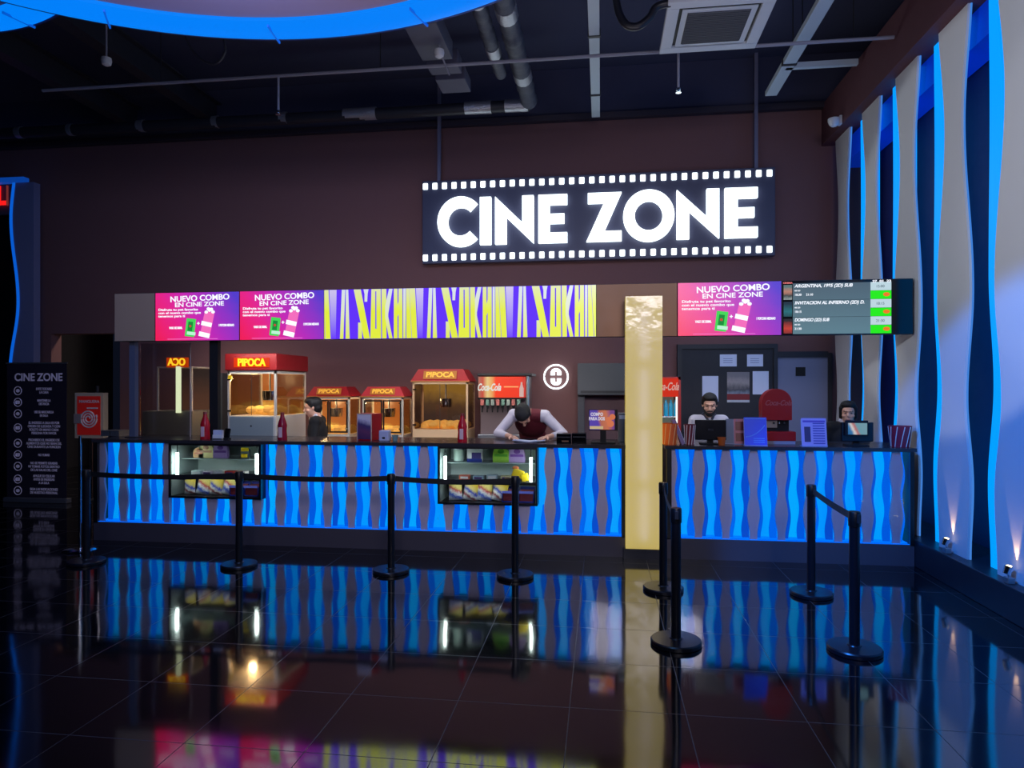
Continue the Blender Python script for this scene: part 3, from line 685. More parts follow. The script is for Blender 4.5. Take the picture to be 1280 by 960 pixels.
# ================================================================ COUNTERS
CY = 6.84
def counter(label, X0, X1, centers, cases, brt):
    t = thing('service_counter', label, 'counter', ((X0+X1)/2, CY, 0)); ox = (X0+X1)/2
    B = lambda x0, x1, y0, y1, z0, z1: MB().box(x0-ox, x1-ox, y0, y1, z0, z1)
    # worktop
    segs = []; cur = X0
    B(X0-.02, X1+.02, -.02, .72, 1.075, 1.11).build('worktop', counter_top, t)
    mb = MB().box(X0-ox, X1-ox, .03, .68, 0, .19); mb.build('plinth', plinthm, t)
    B(X0, X1, -.012, .0, .0, .2).build('kick_board', mat('kick_dark', (76, 70, 78), .4), t)
    mb = MB(); mb.box(X0-ox, X0+.045-ox, -.012, .6, .19, 1.075); mb.box(X1-.035-ox, X1-ox, -.012, .6, .19, 1.075); mb.box(X0-ox, X1-ox, .6, .62, .19, 1.075)
    mb.build('end_frame', black, t)
    regs = []; a0 = X0+.045
    for c0, c1 in cases: regs.append((a0, c0, .2, 1.07)); regs.append((c0, c1, .2, .485)); a0 = c1
    regs.append((a0, X1-.035, .2, 1.07))
    mb = MB()
    for r in regs: mb.box(r[0]-ox, r[1]-ox, .16, .17, r[2], r[3])
    mb.build('light_panel', brt, t)
    def top(x):
        for c0, c1 in cases:
            if c0-.13 < x < c1+.13 and (c0-.02 < x < c1+.02): return .485
        return 1.07
    def clear(pts, xc):      # keep a full-height ribbon out of the display case beside it
        for c0, c1 in cases:
            if xc < c0-.02: pts = [(min(a, c0-.003-ox), z) if xc > c0-.3 else (a, z) for a, z in pts]
            elif xc > c1+.02: pts = [(max(a, c1+.003-ox), z) if xc < c1+.3 else (a, z) for a, z in pts]
        return pts
    for j, xc in enumerate(centers):      # mid layer: blue acrylic ribbons
        zt = top(xc); n_ = 24; zs = [.2+(zt-.2)*k/n_ for k in range(n_+1)]
        wv = lambda z, ph=0: math.cos(2*PI*(z-.2)/.43+ph)
        for s in (-1, 1):
            L = [(xc+s*(.040+.012*wv(z, PI*.6*(s > 0)))-ox, z) for z in zs]; R = [(xc+s*.10-ox, z) for z in zs]
            cl = lambda v: (min(max(v[0], X0+.046-ox), X1-.036-ox), v[1])
            L = [cl(v) for v in L]; R = [cl(v) for v in R]
            if zt > .6: L = clear(L, xc); R = clear(R, xc)
            if min(abs(r[0]-l[0]) for r, l in zip(R, L)) < .006: continue
            MB().strip(L, R, .085, .1).build('blue_ribbon', mats_mid[(j*2+(s > 0)) % 3], t)
    edges = [centers[0]-.261]+list(centers); edges.append(centers[-1]+.261)
    for j in range(len(edges)-1):
        xc = (edges[j]+edges[j+1])/2; zt = top(xc); n_ = 24; zs = [.2+(zt-.2)*k/n_ for k in range(n_+1)]
        ws = lambda z: .046+.013*math.cos(2*PI*(z-.2)/.43+PI*.8)
        L = [(max(xc-ws(z)-ox, X0+.046-ox), z) for z in zs]; R = [(min(xc+ws(z)-ox, X1-.036-ox), z) for z in zs]
        if zt > .6: L = clear(L, xc); R = clear(R, xc)
        if min(r[0]-l[0] for r, l in zip(R, L)) < .008: continue
        MB().strip(L, R, .02, .045).build('grey_ribbon', stripg, t)
    mb = MB()
    for r in regs: mb.box(r[0]-ox+.002, r[1]-ox-.002, -.004, .002, r[2]+.001, r[3]-.001)
    mb.build('glass_front', glass('counter_glass', (.96, .97, 1), .7), t)
    mb = MB()
    for r in regs: mb.box(r[0]-ox, r[1]-ox, .05, .16, r[2], r[2]+.008)
    for r in regs: mb.box(r[0]-ox, r[1]-ox, .005, .016, r[2], r[2]+.005)
    mb.build('led_strip', emat('led_floor', (0, 110, 255), 1.3), t)
    return t
mats_mid = [emat('mid_blue_%d' % k, c, 1.0) for k, c in enumerate([(0, 92, 225), (0, 104, 240), (6, 78, 205)])]
def bright(name, seed):
    m = ramp_mat(name, [(0.2, (0, 125, 255)), (.5, (0, 160, 255)), (.8, (0, 182, 255))], (0, 0, 0), 1.05, noise=0)
    n = m.node_tree; r = [x for x in n.nodes if x.type == 'VALTORGB'][0]
    tc = [x for x in n.nodes if x.type == 'TEX_COORD'][0]; nz = n.nodes.new('ShaderNodeTexNoise'); nz.inputs['Scale'].default_value = 2.6
    mp = n.nodes.new('ShaderNodeMapping'); mp.inputs['Scale'].default_value = (1, 0, 0); mp.inputs['Location'].default_value = (seed, 0, 0)
    n.links.new(tc.outputs['Object'], mp.inputs[0]); n.links.new(mp.outputs[0], nz.inputs['Vector']); n.links.new(nz.outputs['Fac'], r.inputs[0]); return m
c1 = (X_(212, CY), X_(327, CY)); c2 = (X_(547.5, CY), X_(672, CY))
CL0, CL1 = X_(118, CY), X_(781.5, CY)
CR0, CR1 = X_(833.5, CY), 2.915
counter('long bar counter with glowing blue wave front and two display cases', CL0, CL1, [.137-.2613*k for k in range(21, -1, -1)], [c1, c2], bright('back_light_a', 0))
counter('shorter bar counter with glowing blue wave front beside the wavy wall', CR0, CR1, [.815+.2606*k for k in range(9)], [], bright('back_light_b', 7))

# ---- yellow light column
t = thing('light_column', 'glowing yellow film wrapped light column between the two counters', 'column', ((X_(782, 6.76)+X_(828, 6.76))/2, 6.76, 0))
hw = (X_(828, 6.76)-X_(782, 6.76))/2
ym = bpy.data.materials.new('yellow_film'); ym.use_nodes = True; n = ym.node_tree; n.nodes.clear(); o = n.nodes.new('ShaderNodeOutputMaterial')
trn = n.nodes.new('ShaderNodeBsdfTranslucent'); trn.inputs[0].default_value = rgb(200, 210, 255); gl = n.nodes.new('ShaderNodeBsdfGlossy'); gl.inputs['Roughness'].default_value = .15
em = n.nodes.new('ShaderNodeEmission'); em.inputs[0].default_value = rgb(200, 172, 62); em.inputs[1].default_value = .43
fr = n.nodes.new('ShaderNodeFresnel'); m1 = n.nodes.new('ShaderNodeMixShader'); ad = n.nodes.new('ShaderNodeAddShader')
n.links.new(fr.outputs[0], m1.inputs[0]); n.links.new(trn.outputs[0], m1.inputs[1]); n.links.new(gl.outputs[0], m1.inputs[2])
n.links.new(m1.outputs[0], ad.inputs[0]); n.links.new(em.outputs[0], ad.inputs[1]); n.links.new(ad.outputs[0], o.inputs[0])
tzz = n.nodes.new('ShaderNodeTexCoord'); tn = n.nodes.new('ShaderNodeTexNoise'); tn.inputs['Scale'].default_value = 5; tn.inputs['Detail'].default_value = 3
bpn = n.nodes.new('ShaderNodeBump'); bpn.inputs['Strength'].default_value = .5; bpn.inputs['Distance'].default_value = .02
n.links.new(tzz.outputs['Object'], tn.inputs['Vector']); n.links.new(tn.outputs['Fac'], bpn.inputs['Height']); n.links.new(bpn.outputs[0], gl.inputs['Normal'])
zb = .10; ztp = Z_(805, 370, 6.76)
mb = MB(); mb.box(-hw, hw, 0, .004, zb, ztp); mb.box(-hw, -hw+.004, .004, .24, zb, ztp); mb.box(hw-.004, hw, .004, .24, zb, ztp); mb.build('diffuser', ym, t)
MB().box(-hw, hw, .24, .26, zb, ztp).build('back_board', blackm, t)
MB().box(-hw+.006, hw-.006, .006, .236, ztp-.01, ztp).build('cap', charcoal, t)
MB().box(-hw-.02, hw+.02, -.0, .26, 0, zb).build('base', plinthm, t)
for k in range(4):
    z0 = zb+.08+k*(ztp-zb-.12)/4
    MB().cone((0, .065, z0), (0, .065, z0+.5), .02, .02, 12).build('lamp_tube', emat('tube_warm', (255, 235, 210), 2.0), t)

# ================================================================ DISPLAY CASES
def case(label, X0, X1, kind):
    t = thing('display_case', label, 'display case', (X0, CY, .5)); W = X1-X0
    f = .018
    mb = MB(); 
    for x in (0, W-f): mb.box(x, x+f, -.02, .5, -.015, .575)
    mb.box(f, W-f, -.02, .5, -.015, .005); mb.box(f, W-f, -.02, -.005, .555, .575); mb.build('frame', black, t)
    MB().box(f, W-f, .49, .5, .005, .555).build('back_panel', mat('case_back', (178, 196, 196), .4), t)
    mb = MB(); mb.box(f, f+.006, 0, .49, .005, .555); mb.box(W-f-.006, W-f, 0, .49, .005, .555); mb.build('side_panel', mat('case_side', (150, 165, 165), .4), t)
    MB().box(f, W-f, -.002, .49, .21, .222).build('shelf', mat('case_shelf', (50, 52, 58), .4), t)
    MB().box(f, W-f, -.002, .004, .19, .21).build('shelf_lip', blackm, t); MB().box(.05, W-.05, .012, .026, .2, .21).build('under_shelf_fill', emat('fill_soft', (235, 245, 240), 9), t)  # hidden strip added under the shelf to brighten the snack bags; lip covers it
    MB().box(f, W-f, .18, .49, .385, .392).build('glass_shelf', mat('case_glass_shelf', (160, 180, 180), .2), t)
    MB().box(f, W-f, -.014, -.01, .006, .554).build('front_glass', glass('case_glass', (.97, 1, .99), .8), t)
    for x in (.07, W-.07): MB().box(x-.012, x+.012, .02, .04, .222, .47).build('light_tube', emat('tube_white', (235, 250, 245), 16), t)
    for x in (.07, W-.07): MB().cone((x, .03, .47), (x, .03, .555), .006, .006, 8).build('tube_bracket', chrome, t)
    return t
case('lit snack display case set in the left half of the long counter', c1[0], c1[1], 0)
case('lit snack display case below the writing worker', c2[0], c2[1], 1)

def bag(mm, w_, h, th, label=None, group=None):
    mb = MB(); nx, nz_ = 8, 10; g = {}
    for sd in (0, 1):
        for i in range(nx+1):
            for j in range(nz_+1):
                u = i/nx*2-1; v = j/nz_*2-1
                d = th*max(0, (1-abs(u)**2.2))**.6*max(0, (1-abs(v)**4))**.6
                x = u*w_/2*(1-.06*(1-abs(v)**3)); z = (v+1)*h/2
                g[sd, i, j] = mb.bm.verts.new((x, (-d if sd == 0 else d*.6)+random.uniform(-1, 1)*.001*(abs(u) < 1 and abs(v) < 1), z))
    for sd in (0, 1):
        for i in range(nx):
            for j in range(nz_): mb.bm.faces.new((g[sd, i, j], g[sd, i+1, j], g[sd, i+1, j+1], g[sd, i, j+1]))
    bmesh.ops.remove_doubles(mb.bm, verts=mb.bm.verts[:], dist=.0002)
    return mb
bagm = ramp_mat('snack_bag', [(0, (20, 40, 140)), (.28, (240, 240, 240)), (.4, (150, 30, 50)), (.5, (240, 240, 235)), (.65, (30, 60, 190)), (.78, (225, 205, 120)), (1, (230, 200, 60))], (.35, 0, .8), diffuse=True, noise=.2)
bagm2 = ramp_mat('snack_bag2', [(0, (30, 60, 170)), (.25, (235, 240, 245)), (.45, (40, 90, 210)), (.6, (240, 240, 240)), (.75, (200, 60, 70)), (.85, (235, 215, 120)), (1, (235, 220, 120))], (.3, 0, .8), diffuse=True, noise=.25)
def items(X0, X1, which):
    nm = 'left' if which == 0 else 'right'
    nb = ['first', 'second', 'third', 'fourth']
    for k in range(4):
        b = bag(bagm, .16, .19, .035).build('snack_bag', (bagm, bagm2)[(k+which) % 2], None, True)
        b.location = (X0+.16+k*.15, CY+.12, .508); b.rotation_euler = (math.radians(-8), math.radians((-6, 8, 4, 12)[k]), math.radians((-12, 6, 0, 10)[k]))
        tag(b, 'blue and white snack bag, %s from the left in the %s display case' % (nb[k], nm), 'snack bag', 'snack bags in the display cases')
    for k in range(2):
        t = thing('chocolate_tray', 'blue rimmed tray of dark red chocolate bars, %s one in the %s display case' % (('left', 'right')[k], nm), 'tray', (X0+.735+k*.17, CY+.12, .506), group='chocolate trays')
        MB().box(-.078, .078, -.06, .1, 0, .01).build('tray_base', mat('tray_blue', (40, 60, 170), .4), t)
        mb = MB(); mb.box(-.078, .078, .1, .105, 0, .14); mb.box(-.078, -.074, -.06, .1, .0, .1); mb.box(.074, .078, -.06, .1, .0, .1); mb.build('tray_side', mat('tray_blue', (40, 60, 170), .4), t)
        MB().box(-.078, .078, -.064, -.06, .09, .115).build('tray_lip', mat('tray_lip', (110, 120, 220), .4), t)
        mb = MB()
        for r in range(5): mb.box(-.07, .07, -.05+r*.028, -.028+r*.028, .01, .09+.006*r, .003)
        mb.build('chocolate_bars', mat('choc_red', (120, 40, 52), .4), t)
    cols = [(225, 240, 240), (235, 225, 235), (225, 235, 225), (205, 60, 50), (200, 190, 190)] if which == 0 else [(225, 120, 95), (170, 200, 215), (180, 200, 205), (215, 205, 150)]
    lbn = ['pale green', 'pale pink', 'white', 'red', 'light grey'] if which == 0 else ['salmon', 'light blue', 'silver', 'cream']
    for k, c in enumerate(cols):
        x = X0+.26+k*(.13 if which == 0 else .145)
        t = thing('candy_box', '%s candy box on the middle shelf of the %s display case' % (lbn[k], nm), 'candy box', (x, CY+.1, .722), group='candy boxes on the middle shelves')
        h = (.05, .045, .06, .05, .05)[k]
        MB().box(-.055, .055, -.03, .05, 0, h, .004).build('box', mat('candy_%d_%d' % (which, k), c, .4), t)
        MB().box(-.04, .04, -.0315, -.03, h*.3, h*.75).build('print', mat('candyp_%d' % (k % 2), ((230, 230, 230), (90, 60, 120))[k % 2], .5), t)
items(c1[0], c1[1], 0); items(c2[0], c2[1], 1)
def domebag(label, x, z, c1_, c2_, s=1):
    t = thing('candy_pouch', label, 'candy pouch', (x, CY+.25, z), group='candy pouches on the glass shelves')
    o = [(-.085*s, 0), (.085*s, 0), (.088*s, .06*s)]+[(.085*s*math.cos(a), .09*s+.075*s*math.sin(a)) for a in [PI*k/12 for k in range(13)]]+[(-.088*s, .06*s)]
    MB().prism(o, -.02, .02).build('pouch', mat('pouch_%s' % label[:9], c1_, .4), t)
    MB().box(-.07*s, .07*s, -.022, -.02, .06*s, .085*s).build('band', mat('pouchb_%s' % label[:9], c2_, .4), t)
    MB().ell((0, -.02, .115*s), (.035*s, .006, .025*s), n=8).build('picture', mat('pouchb_%s' % label[:9], c2_, .4), t)
zs_ = .894
domebag('cream dome shaped candy pouch in the left display case', c1[0]+.28, zs_, (230, 220, 150), (190, 140, 110))
domebag('orange small candy pouch in front of the cream one, left display case', c1[0]+.19, zs_, (225, 170, 110), (210, 120, 80), .7)
domebag('purple dome shaped candy pouch in the left display case', c1[0]+.45, zs_, (150, 120, 190), (90, 40, 140))
domebag('green dome shaped candy pouch in the right display case', c2[0]+.62, zs_, (150, 205, 70), (90, 170, 50))
domebag('lilac dome shaped candy pouch in the right display case', c2[0]+.79, zs_, (190, 160, 220), (130, 80, 180))
t = thing('toy_package', 'small yellow and black toy packages on the glass shelf, left display case', 'toy', (c1[0]+.74, CY+.25, zs_))
MB().box(-.05, .05, -.02, .02, 0, .1, .005).build('card', mat('toy_card', (60, 70, 80), .5), t)
MB().box(-.035, .035, -.035, -.02, .01, .05, .004).build('toy_body', yellowp, t); MB().box(-.04, .05, -.03, -.02, .08, .12, .004).build('toy_top', yellowp, t)
t = thing('toy_package', 'white boxed figure on the glass shelf, right display case', 'toy', (c2[0]+.34, CY+.25, zs_))
MB().box(-.08, .08, -.03, .03, 0, .14, .004).build('box', white, t); MB().box(-.03, .07, -.032, -.03, .01, .1).build('window_print', mat('toy_print', (70, 60, 130), .4), t)
MB().box(-.08, .08, -.034, -.03, 0, .035).build('blue_band', mat('toy_band', (40, 60, 160), .4), t)
t = thing('clear_jar', 'clear jar with white lid on the glass shelf, right display case', 'jar', (c2[0]+.16, CY+.27, zs_))
MB().lathe([(.045, 0), (.055, .01), (.055, .12), (.045, .13)], n=20).build('jar_body', mat('jar_glass', (190, 215, 205), .15), t, True)
MB().lathe([(.05, .13), (.05, .15), (.02, .155)], n=20).build('lid', white, t, True)
t = thing('yellow_bear_packet', 'bright yellow candy packets leaning at the right of the right display case', 'candy packet', (c2[0]+.83, CY+.08, .722))
mb = MB(); q = Matrix.Rotation(.35, 3, 'Y'); mb.box(-.07, .05, -.015, .015, .03, .12, .01, q); q = Matrix.Rotation(-.25, 3, 'Y'); mb.box(.02, .1, -.02, .01, 0, .08, .01, q); mb.box(-.15, -.03, -.02, .01, 0, .03, .008); mb.build('packet', yellowp, t)
MB().ell((-.035, 0, .135), (.035, .015, .02), n=8).build('top_label', mat('packet_orange', (235, 130, 70), .4), t)

# ================================================================ STANCHIONS AND BELTS
sb = mat('stanchion_black', (20, 22, 30), .3)
posts = {'A': (108, 700), 'B': (299, 704), 'C': (489, 711), 'D': (644, 717), 'E': (829, 733), 'F': (845, 799), 'G': (1014, 739), 'H': (1068, 808)}
plabel = {'A': 'black belt stanchion at the far left end of the counter', 'B': 'black belt stanchion in front of the left display case', 'C': 'black belt stanchion between the two display cases', 'D': 'black belt stanchion in front of the right display case',
          'E': 'black belt stanchion beside the yellow column, the farther of the pair', 'F': 'black belt stanchion near the yellow column, the nearer of the pair', 'G': 'black belt stanchion before the right counter, the farther of the pair', 'H': 'black belt stanchion nearest the camera on the right'}
PP = {}
PH = .90
for i, (k, (px, py)) in enumerate(posts.items()):
    x, y = F_(px, py, .03); PP[k] = (x, y)
    if i == 0:
        proto = t = thing('stanchion', plabel[k], 'stanchion', (x, y, 0), group='black belt stanchions')
        MB().lathe([(.155, 0), (.165, .004), (.165, .026), (.158, .034), (.045, .038), (.04, .045)], n=48).build('base', sb, t, True)
        MB().lathe([(.032, .04), (.032, .82)], n=24).build('pole', sb, t, True)
        MB().lathe([(.036, .80), (.037, .805), (.037, .885), (.033, .895), (.0, .897)], n=24, caps=False).build('belt_head', black, t, True)
        MB().box(-.012, .012, -.045, .045, .825, .88, .003).build('belt_slot', charcoal, t)
    else:
        t = dup(proto); t.location = (x, y, 0); t['label'] = plabel[k]
        a = {'B': 90, 'C': 90, 'D': 90, 'E': 0, 'F': 0, 'G': 25, 'H': 25}[k]; t.rotation_euler = (0, 0, math.radians(a))
proto.rotation_euler = (0, 0, PI/2)
def belt(a, b, label, sag=.02):
    p = Vector((*a, .853)); q = Vector((*b, .853)); d = (q-p).normalized(); nrm = Vector((-d.y, d.x, 0)); p = p+d*.045; q = q-d*.045
    mb = MB(); N = 20; hh = .024; rows = []
    for i in range(N+1):
        u = i/N; c = p.lerp(q, u)-Vector((0, 0, sag*4*u*(1-u)))
        rows.append([mb.bm.verts.new(c+nrm*s*.001+Vector((0, 0, z))) for s, z in ((-1, -hh), (1, -hh), (1, hh), (-1, hh))])
    for r0, r1 in zip(rows, rows[1:]):
        for k in range(4): mb.bm.faces.new((r0[k], r0[(k+1) % 4], r1[(k+1) % 4], r1[k]))
    mb.bm.faces.new(rows[0]); mb.bm.faces.new(rows[-1][::-1])
    o = mb.build('barrier_belt', mat('belt_black', (14, 15, 20), .6), None); rebase(o, p); tag(o, label, 'belt', 'retractable belts')
belt(PP['A'], PP['B'], 'black barrier belt crossing before the left display case')
belt(PP['B'], PP['C'], 'black barrier belt between the two display cases')
belt(PP['C'], PP['D'], 'black barrier belt crossing before the right display case')
belt(PP['E'], PP['F'], 'black barrier belt seen end-on beside the yellow column', .05)
belt(PP['G'], PP['H'], 'short slanted black barrier belt at the right', .01)

# sign stand with hose sign behind the far left stanchion
sx_, sy_ = F_(100, 688); t = thing('sign_stand', 'chrome sign stand holding the fire hose sign behind the left stanchion', 'sign stand', (sx_, sy_, 0))
MB().lathe([(.15, 0), (.16, .006), (.14, .02), (.03, .03)], n=36).build('base', chrome, t, True)
zt_ = Z_(100, 545, sy_); MB().cone((0, 0, .02), (0, 0, zt_), .014, .014, 14).build('pole', chrome, t, True)
HYY = 9.3
x0, x1, z0, z1 = rectz(92, 491, 128, 548, 9.1)
t = thing('hose_cabinet_sign', 'red fire hose cabinet sign with white spiral in a cream frame', 'sign', ((x0+x1)/2, 9.1, 0)); hw = (x1-x0)/2; h = z1-z0
MB().box(-hw, hw, .02, .12, z0, z1, .005).build('frame', mat('cream', (205, 190, 165), .5), t)
MB().box(-hw+.045, hw-.045, .012, .02, z0+.05, z1-.05).build('red_face', mat('sign_red', (190, 30, 30), .5, em=(130, 20, 18), es=.25), t)
text('caption', 'MANGUERA', .06, white, t, (.01, .01, z1-.13), sx=1.0, bold=.001)
sp = []
for k in range(90):
    a = k/90*2*PI*3.1; r = .025+.115*k/90; sp.append((r*math.cos(a), .008, r*math.sin(a)+z0+.29))
MB().tube(sp, .012, 6).build('spiral', white, t, True)
MB().box(-.02, .15, .0, .012, z0+.435, z0+.455).build('spiral_tail', white, t)
MB().box(-hw+.01, -hw+.12, -.01, .01, z0+.22, z0+.36).build('grey_tag', mat('tag_grey', (150, 140, 140), .5), t)
MB().cone((0, .07, 0), (0, .07, z0), .02, .02, 12).build('pole', chrome, t); MB().lathe([(.14, 0), (.14, .02), (.02, .03)], (0, .07, 0), 30).build('base', blackm, t)
MB().cone((.1, .07, z1), (.1, .07, z1+.1), .025, .025, 12).build('bell', charcoal, t)

# roll-up banner
x0, x1, z0, z1 = rectz(16, 455, 90, 612, 9.0)
t = thing('rollup_banner', 'black roll-up banner with CINE ZONE heading and house rules', 'banner', ((x0+x1)/2, 8.9, 0), rz=math.radians(0)); hw = (x1-x0)/2; h = z1
bn = mat('banner_black', (44, 38, 52), .5); ink = mat('banner_ink', (205, 195, 225), .6, em=(150, 145, 170), es=.12)
MB().box(-hw, hw, 0, .004, .07, h).build('canvas', bn, t)
MB().box(-hw-.03, hw+.03, -.04, .06, 0, .07, .01).build('cassette', mat('alu_dark', (120, 122, 130), .4, .6), t)
MB().box(-hw-.01, hw+.01, -.01, .012, h, h+.02).build('top_rail', steel, t)
MB().cone((0, .03, .06), (0, .02, h), .01, .01, 8).build('rear_pole', steel, t)
text('heading', 'CINE ZONE', .155, ink, t, (.03, -.003, h-.2), sx=.95, bold=.004)
rules = [('EVITE TOCARSE\nLA CARA', .9), ('MANTENER LA\nDISTANCIA', .8), ('USE SU MASCARILLA\nEN SALA', .85), ('EL INGRESO A SALA ES POR\nORDEN DE LLEGADA Y CON\nBOLETO EN MANO CADA\nPERSONA POR FAVOR', 1), ('PROHIBIDO EL INGRESO DE\nALIMENTOS QUE NO SEAN DEL\nCINE DURANTE LA FUNCION', 1), ('NO FUMAR', .9), ('NO SE PERMITE GRABAR\nNI TOMAR FOTOS DENTRO\nDE LAS SALAS DEL CINE', 1), ('APAGUE SU CELULAR\nANTES DE INGRESAR\nA LA SALA', .9), ('SIGA LAS INDICACIONES\nDE NUESTRO PERSONAL', 1)]
zr_ = [.42, .60, .78, 1.0, 1.24, 1.42, 1.6, 1.8, 1.98]
for k, ((s_, sc_), dz) in enumerate(zip(rules, zr_)):
    z = h-dz*h/2.16
    text('rule_text', s_, .05, ink, t, (.12, -.003, z), sx=.8*sc_, bold=.001)
    mb = MB(); mb.tube([(-hw+.18+.06*math.cos(a), -.003, z+.06*math.sin(a)) for a in [2*PI*q/20 for q in range(21)]], .006, 6)
    mb.box(-hw+.15, -hw+.21, -.004, -.001, z-.025, z+.025, .01) if k % 2 else mb.ell((-hw+.18, -.003, z), (.032, .002, .025), n=8)
    mb.build('pictogram', ink, t)

# ================================================================ BEHIND THE COUNTER
# back worktop against the wall
backtop = mat('back_counter_top', (70, 62, 60), .3)
bx0, bx1 = X_(305, 8.9), X_(716, 8.9)
t = thing('back_counter', 'dark back counter along the wall carrying the popcorn machines', 'counter', ((bx0+bx1)/2, 8.75, 0)); hw = (bx1-bx0)/2
MB().box(-hw, hw, 0, .7, .88, .92, .004).build('worktop', backtop, t)
MB().box(-hw, hw, .04, .7, .1, .88).build('body', charcoal, t); MB().box(-hw, hw, .08, .7, 0, .1).build('plinth', blackm, t)
for k in range(6):
    x = -hw+.02+(2*hw-.04)*k/6; d = MB().box(x+.01, x+(2*hw-.04)/6-.01, .025, .04, .13, .86, .004).build('cupboard_door', mat('cupboard', (50, 46, 50), .5), t)

popm = ramp_mat('popcorn_glow', [(0, (255, 190, 70)), (.35, (255, 200, 90)), (.45, (214, 120, 45)), (1, (190, 100, 40))], (0.2, 0, 1), .8, noise=.25)  # lit machine interior painted as emission on the back panel
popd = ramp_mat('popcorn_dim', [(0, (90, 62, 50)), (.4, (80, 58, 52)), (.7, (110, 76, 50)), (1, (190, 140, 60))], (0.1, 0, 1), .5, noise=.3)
lampw = emat('warm_lamp', (255, 200, 110), 5)
def popcorn(label, x, y, z, w_, h, d, hd, steelm, glow, roof, lit=False, two_doors=True, base_h=.12, letter_mat=None, sign_col=None, light=3, group='popcorn machines'):
    """cabinet with roof sign; origin at base centre of the front face"""
    t = thing('popcorn_machine', label, 'popcorn machine', (x, y, z), group=group)
    hw = w_/2; r = .025
    MB().box(-hw, hw, 0, d, 0, base_h, .006).build('base', steelm, t)
    mb = MB()
    for sx in (-hw, hw-r):
        for sy in (0, d-r): mb.box(sx, sx+r, sy, sy+r, base_h, h)
    mb.box(-hw, hw, 0, r, h-.04, h); mb.box(hw-r, hw, r, d-r, h-.04, h); mb.box(-hw, -hw+r, r, d-r, h-.04, h); mb.box(-hw, hw, r, d-r, h-.012, h)
    mb.build('cabinet_frame', steelm, t)
    MB().box(-hw+r, hw-r, d-.02, d-.005, base_h, h-.02).build('back_panel', glow, t)
    # heap of popcorn
    mb = MB(); rnd = random.Random(3)
    for k in range(26):
        mb.ell((rnd.uniform(-hw*.8, hw*.8), rnd.uniform(d*.2, d*.85), base_h+rnd.uniform(0, .05)+.02), (.07, .06, .05), n=5)
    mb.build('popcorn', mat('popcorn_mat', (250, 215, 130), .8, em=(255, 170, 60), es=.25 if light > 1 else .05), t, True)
    # kettle
    kx = .02; kz = h-.23*(h/.7)
    mb = MB(); mb.lathe([(.03, -.08), (.08, -.075), (.09, -.02), (.09, .04), (.08, .045)], (kx, d*.5, kz), 24); mb.build('kettle', chrome, t, True)
    MB().cone((kx, d*.5, kz+.04), (kx, d*.5, h-.01), .012, .012, 10).build('kettle_rod', steel, t)
    MB().lathe([(.02, .0), (.035, -.01), (.035, -.03)], (-.12*w_/.5, d*.4, h-.01), 12).build('lamp', lampw if light > 1 else steel, t, True)
    ld = bpy.data.lights.new('machine_lamp', 'POINT'); ld.energy = light; ld.color = (1, .66, .32); ld.shadow_soft_size = .04
    lo = bpy.data.objects.new('machine_lamp', ld); COL.objects.link(lo); lo.parent = t; lo.location = (-.12*w_/.5, d*.35, h-.09)
    # doors
    gl_ = glass('machine_glass', (.93, .9, .86), .8)
    dw = .02
    if two_doors:
        for s in (-1, 1):
            a, b2 = (-hw+r, -.004) if s < 0 else (.004, hw-r)
            mb = MB(); mb.box(a, a+dw, -.012, 0, base_h+.02, h-.05); mb.box(b2-dw, b2, -.012, 0, base_h+.02, h-.05); mb.box(a+dw, b2-dw, -.012, 0, base_h+.02, base_h+.02+dw); mb.box(a+dw, b2-dw, -.012, 0, h-.05-dw, h-.05)
            dd = mb.build('glass_door', blackm, t)
            MB().box(a+dw, b2-dw, -.008, -.004, base_h+.02+dw, h-.05-dw).build('pane', gl_, dd)
            for z_ in (base_h+.07, h-.1): MB().box((a if s < 0 else b2-.03)-.0, (a+.03 if s < 0 else b2), -.02, -.012, z_, z_+.015).build('hinge', chrome, dd)
            MB().cone((-.02*s*-1 if False else s*.02, -.025, h-.05-dw), (s*.02, -.012, h-.05-dw), .008, .008, 8).build('door_knob', chrome, dd)
    else:
        dd = MB().box(-hw+r, hw-r, -.006, -.002, base_h+.01, h-.045).build('front_glass', gl_, t)
        MB().box(-.003, .003, -.008, -.006, base_h+.01, h-.045).build('door_split', charcoal, dd)
        mb = MB()
        for z_ in (base_h+.05, h-.12): mb.box(-hw+.01, -hw+.06, -.02, -.006, z_, z_+.018)
        mb.build('hinge', chrome, dd)
    MB().box(hw-.006, hw-.003, r, d-r, base_h+.01, h-.045).build('side_glass', gl_, t)
    MB().box(-hw+.003, -hw+.006, r, d-r, base_h+.01, h-.045).build('side_glass', gl_, t)
    # roof: truncated hip
    o = .02
    if hd > 0:
        mb = MB(); tp = .06 if hd < .16 else .07
        A = [(-hw-o, -o, h), (hw+o, -o, h), (hw+o, d+o, h), (-hw-o, d+o, h)]; Bq = [(-hw+tp, tp*.6, h+hd), (hw-tp, tp*.6, h+hd), (hw-tp, d-tp, h+hd), (-hw+tp, d-tp, h+hd)]
        va = [mb.bm.verts.new(p_) for p_ in A]; vb = [mb.bm.verts.new(p_) for p_ in Bq]
        for k in range(4): mb.bm.faces.new((va[k], va[(k+1) % 4], vb[(k+1) % 4], vb[k]))
        mb.bm.faces.new(va[::-1]); mb.bm.faces.new(vb); ro = mb.build('roof', roof, t)
        MB().box(-hw-o, hw+o, -o-.004, -o+.006, h-.012, h+.004).build('roof_trim', mat('roof_trim', (190, 120, 60), .5), t)
        ang = math.atan2(hd, tp*.6+o)
        # sign board lying on the front slope
        zc_ = h+hd*.5; yc_ = -o+(tp*.6+o)*.5-.012
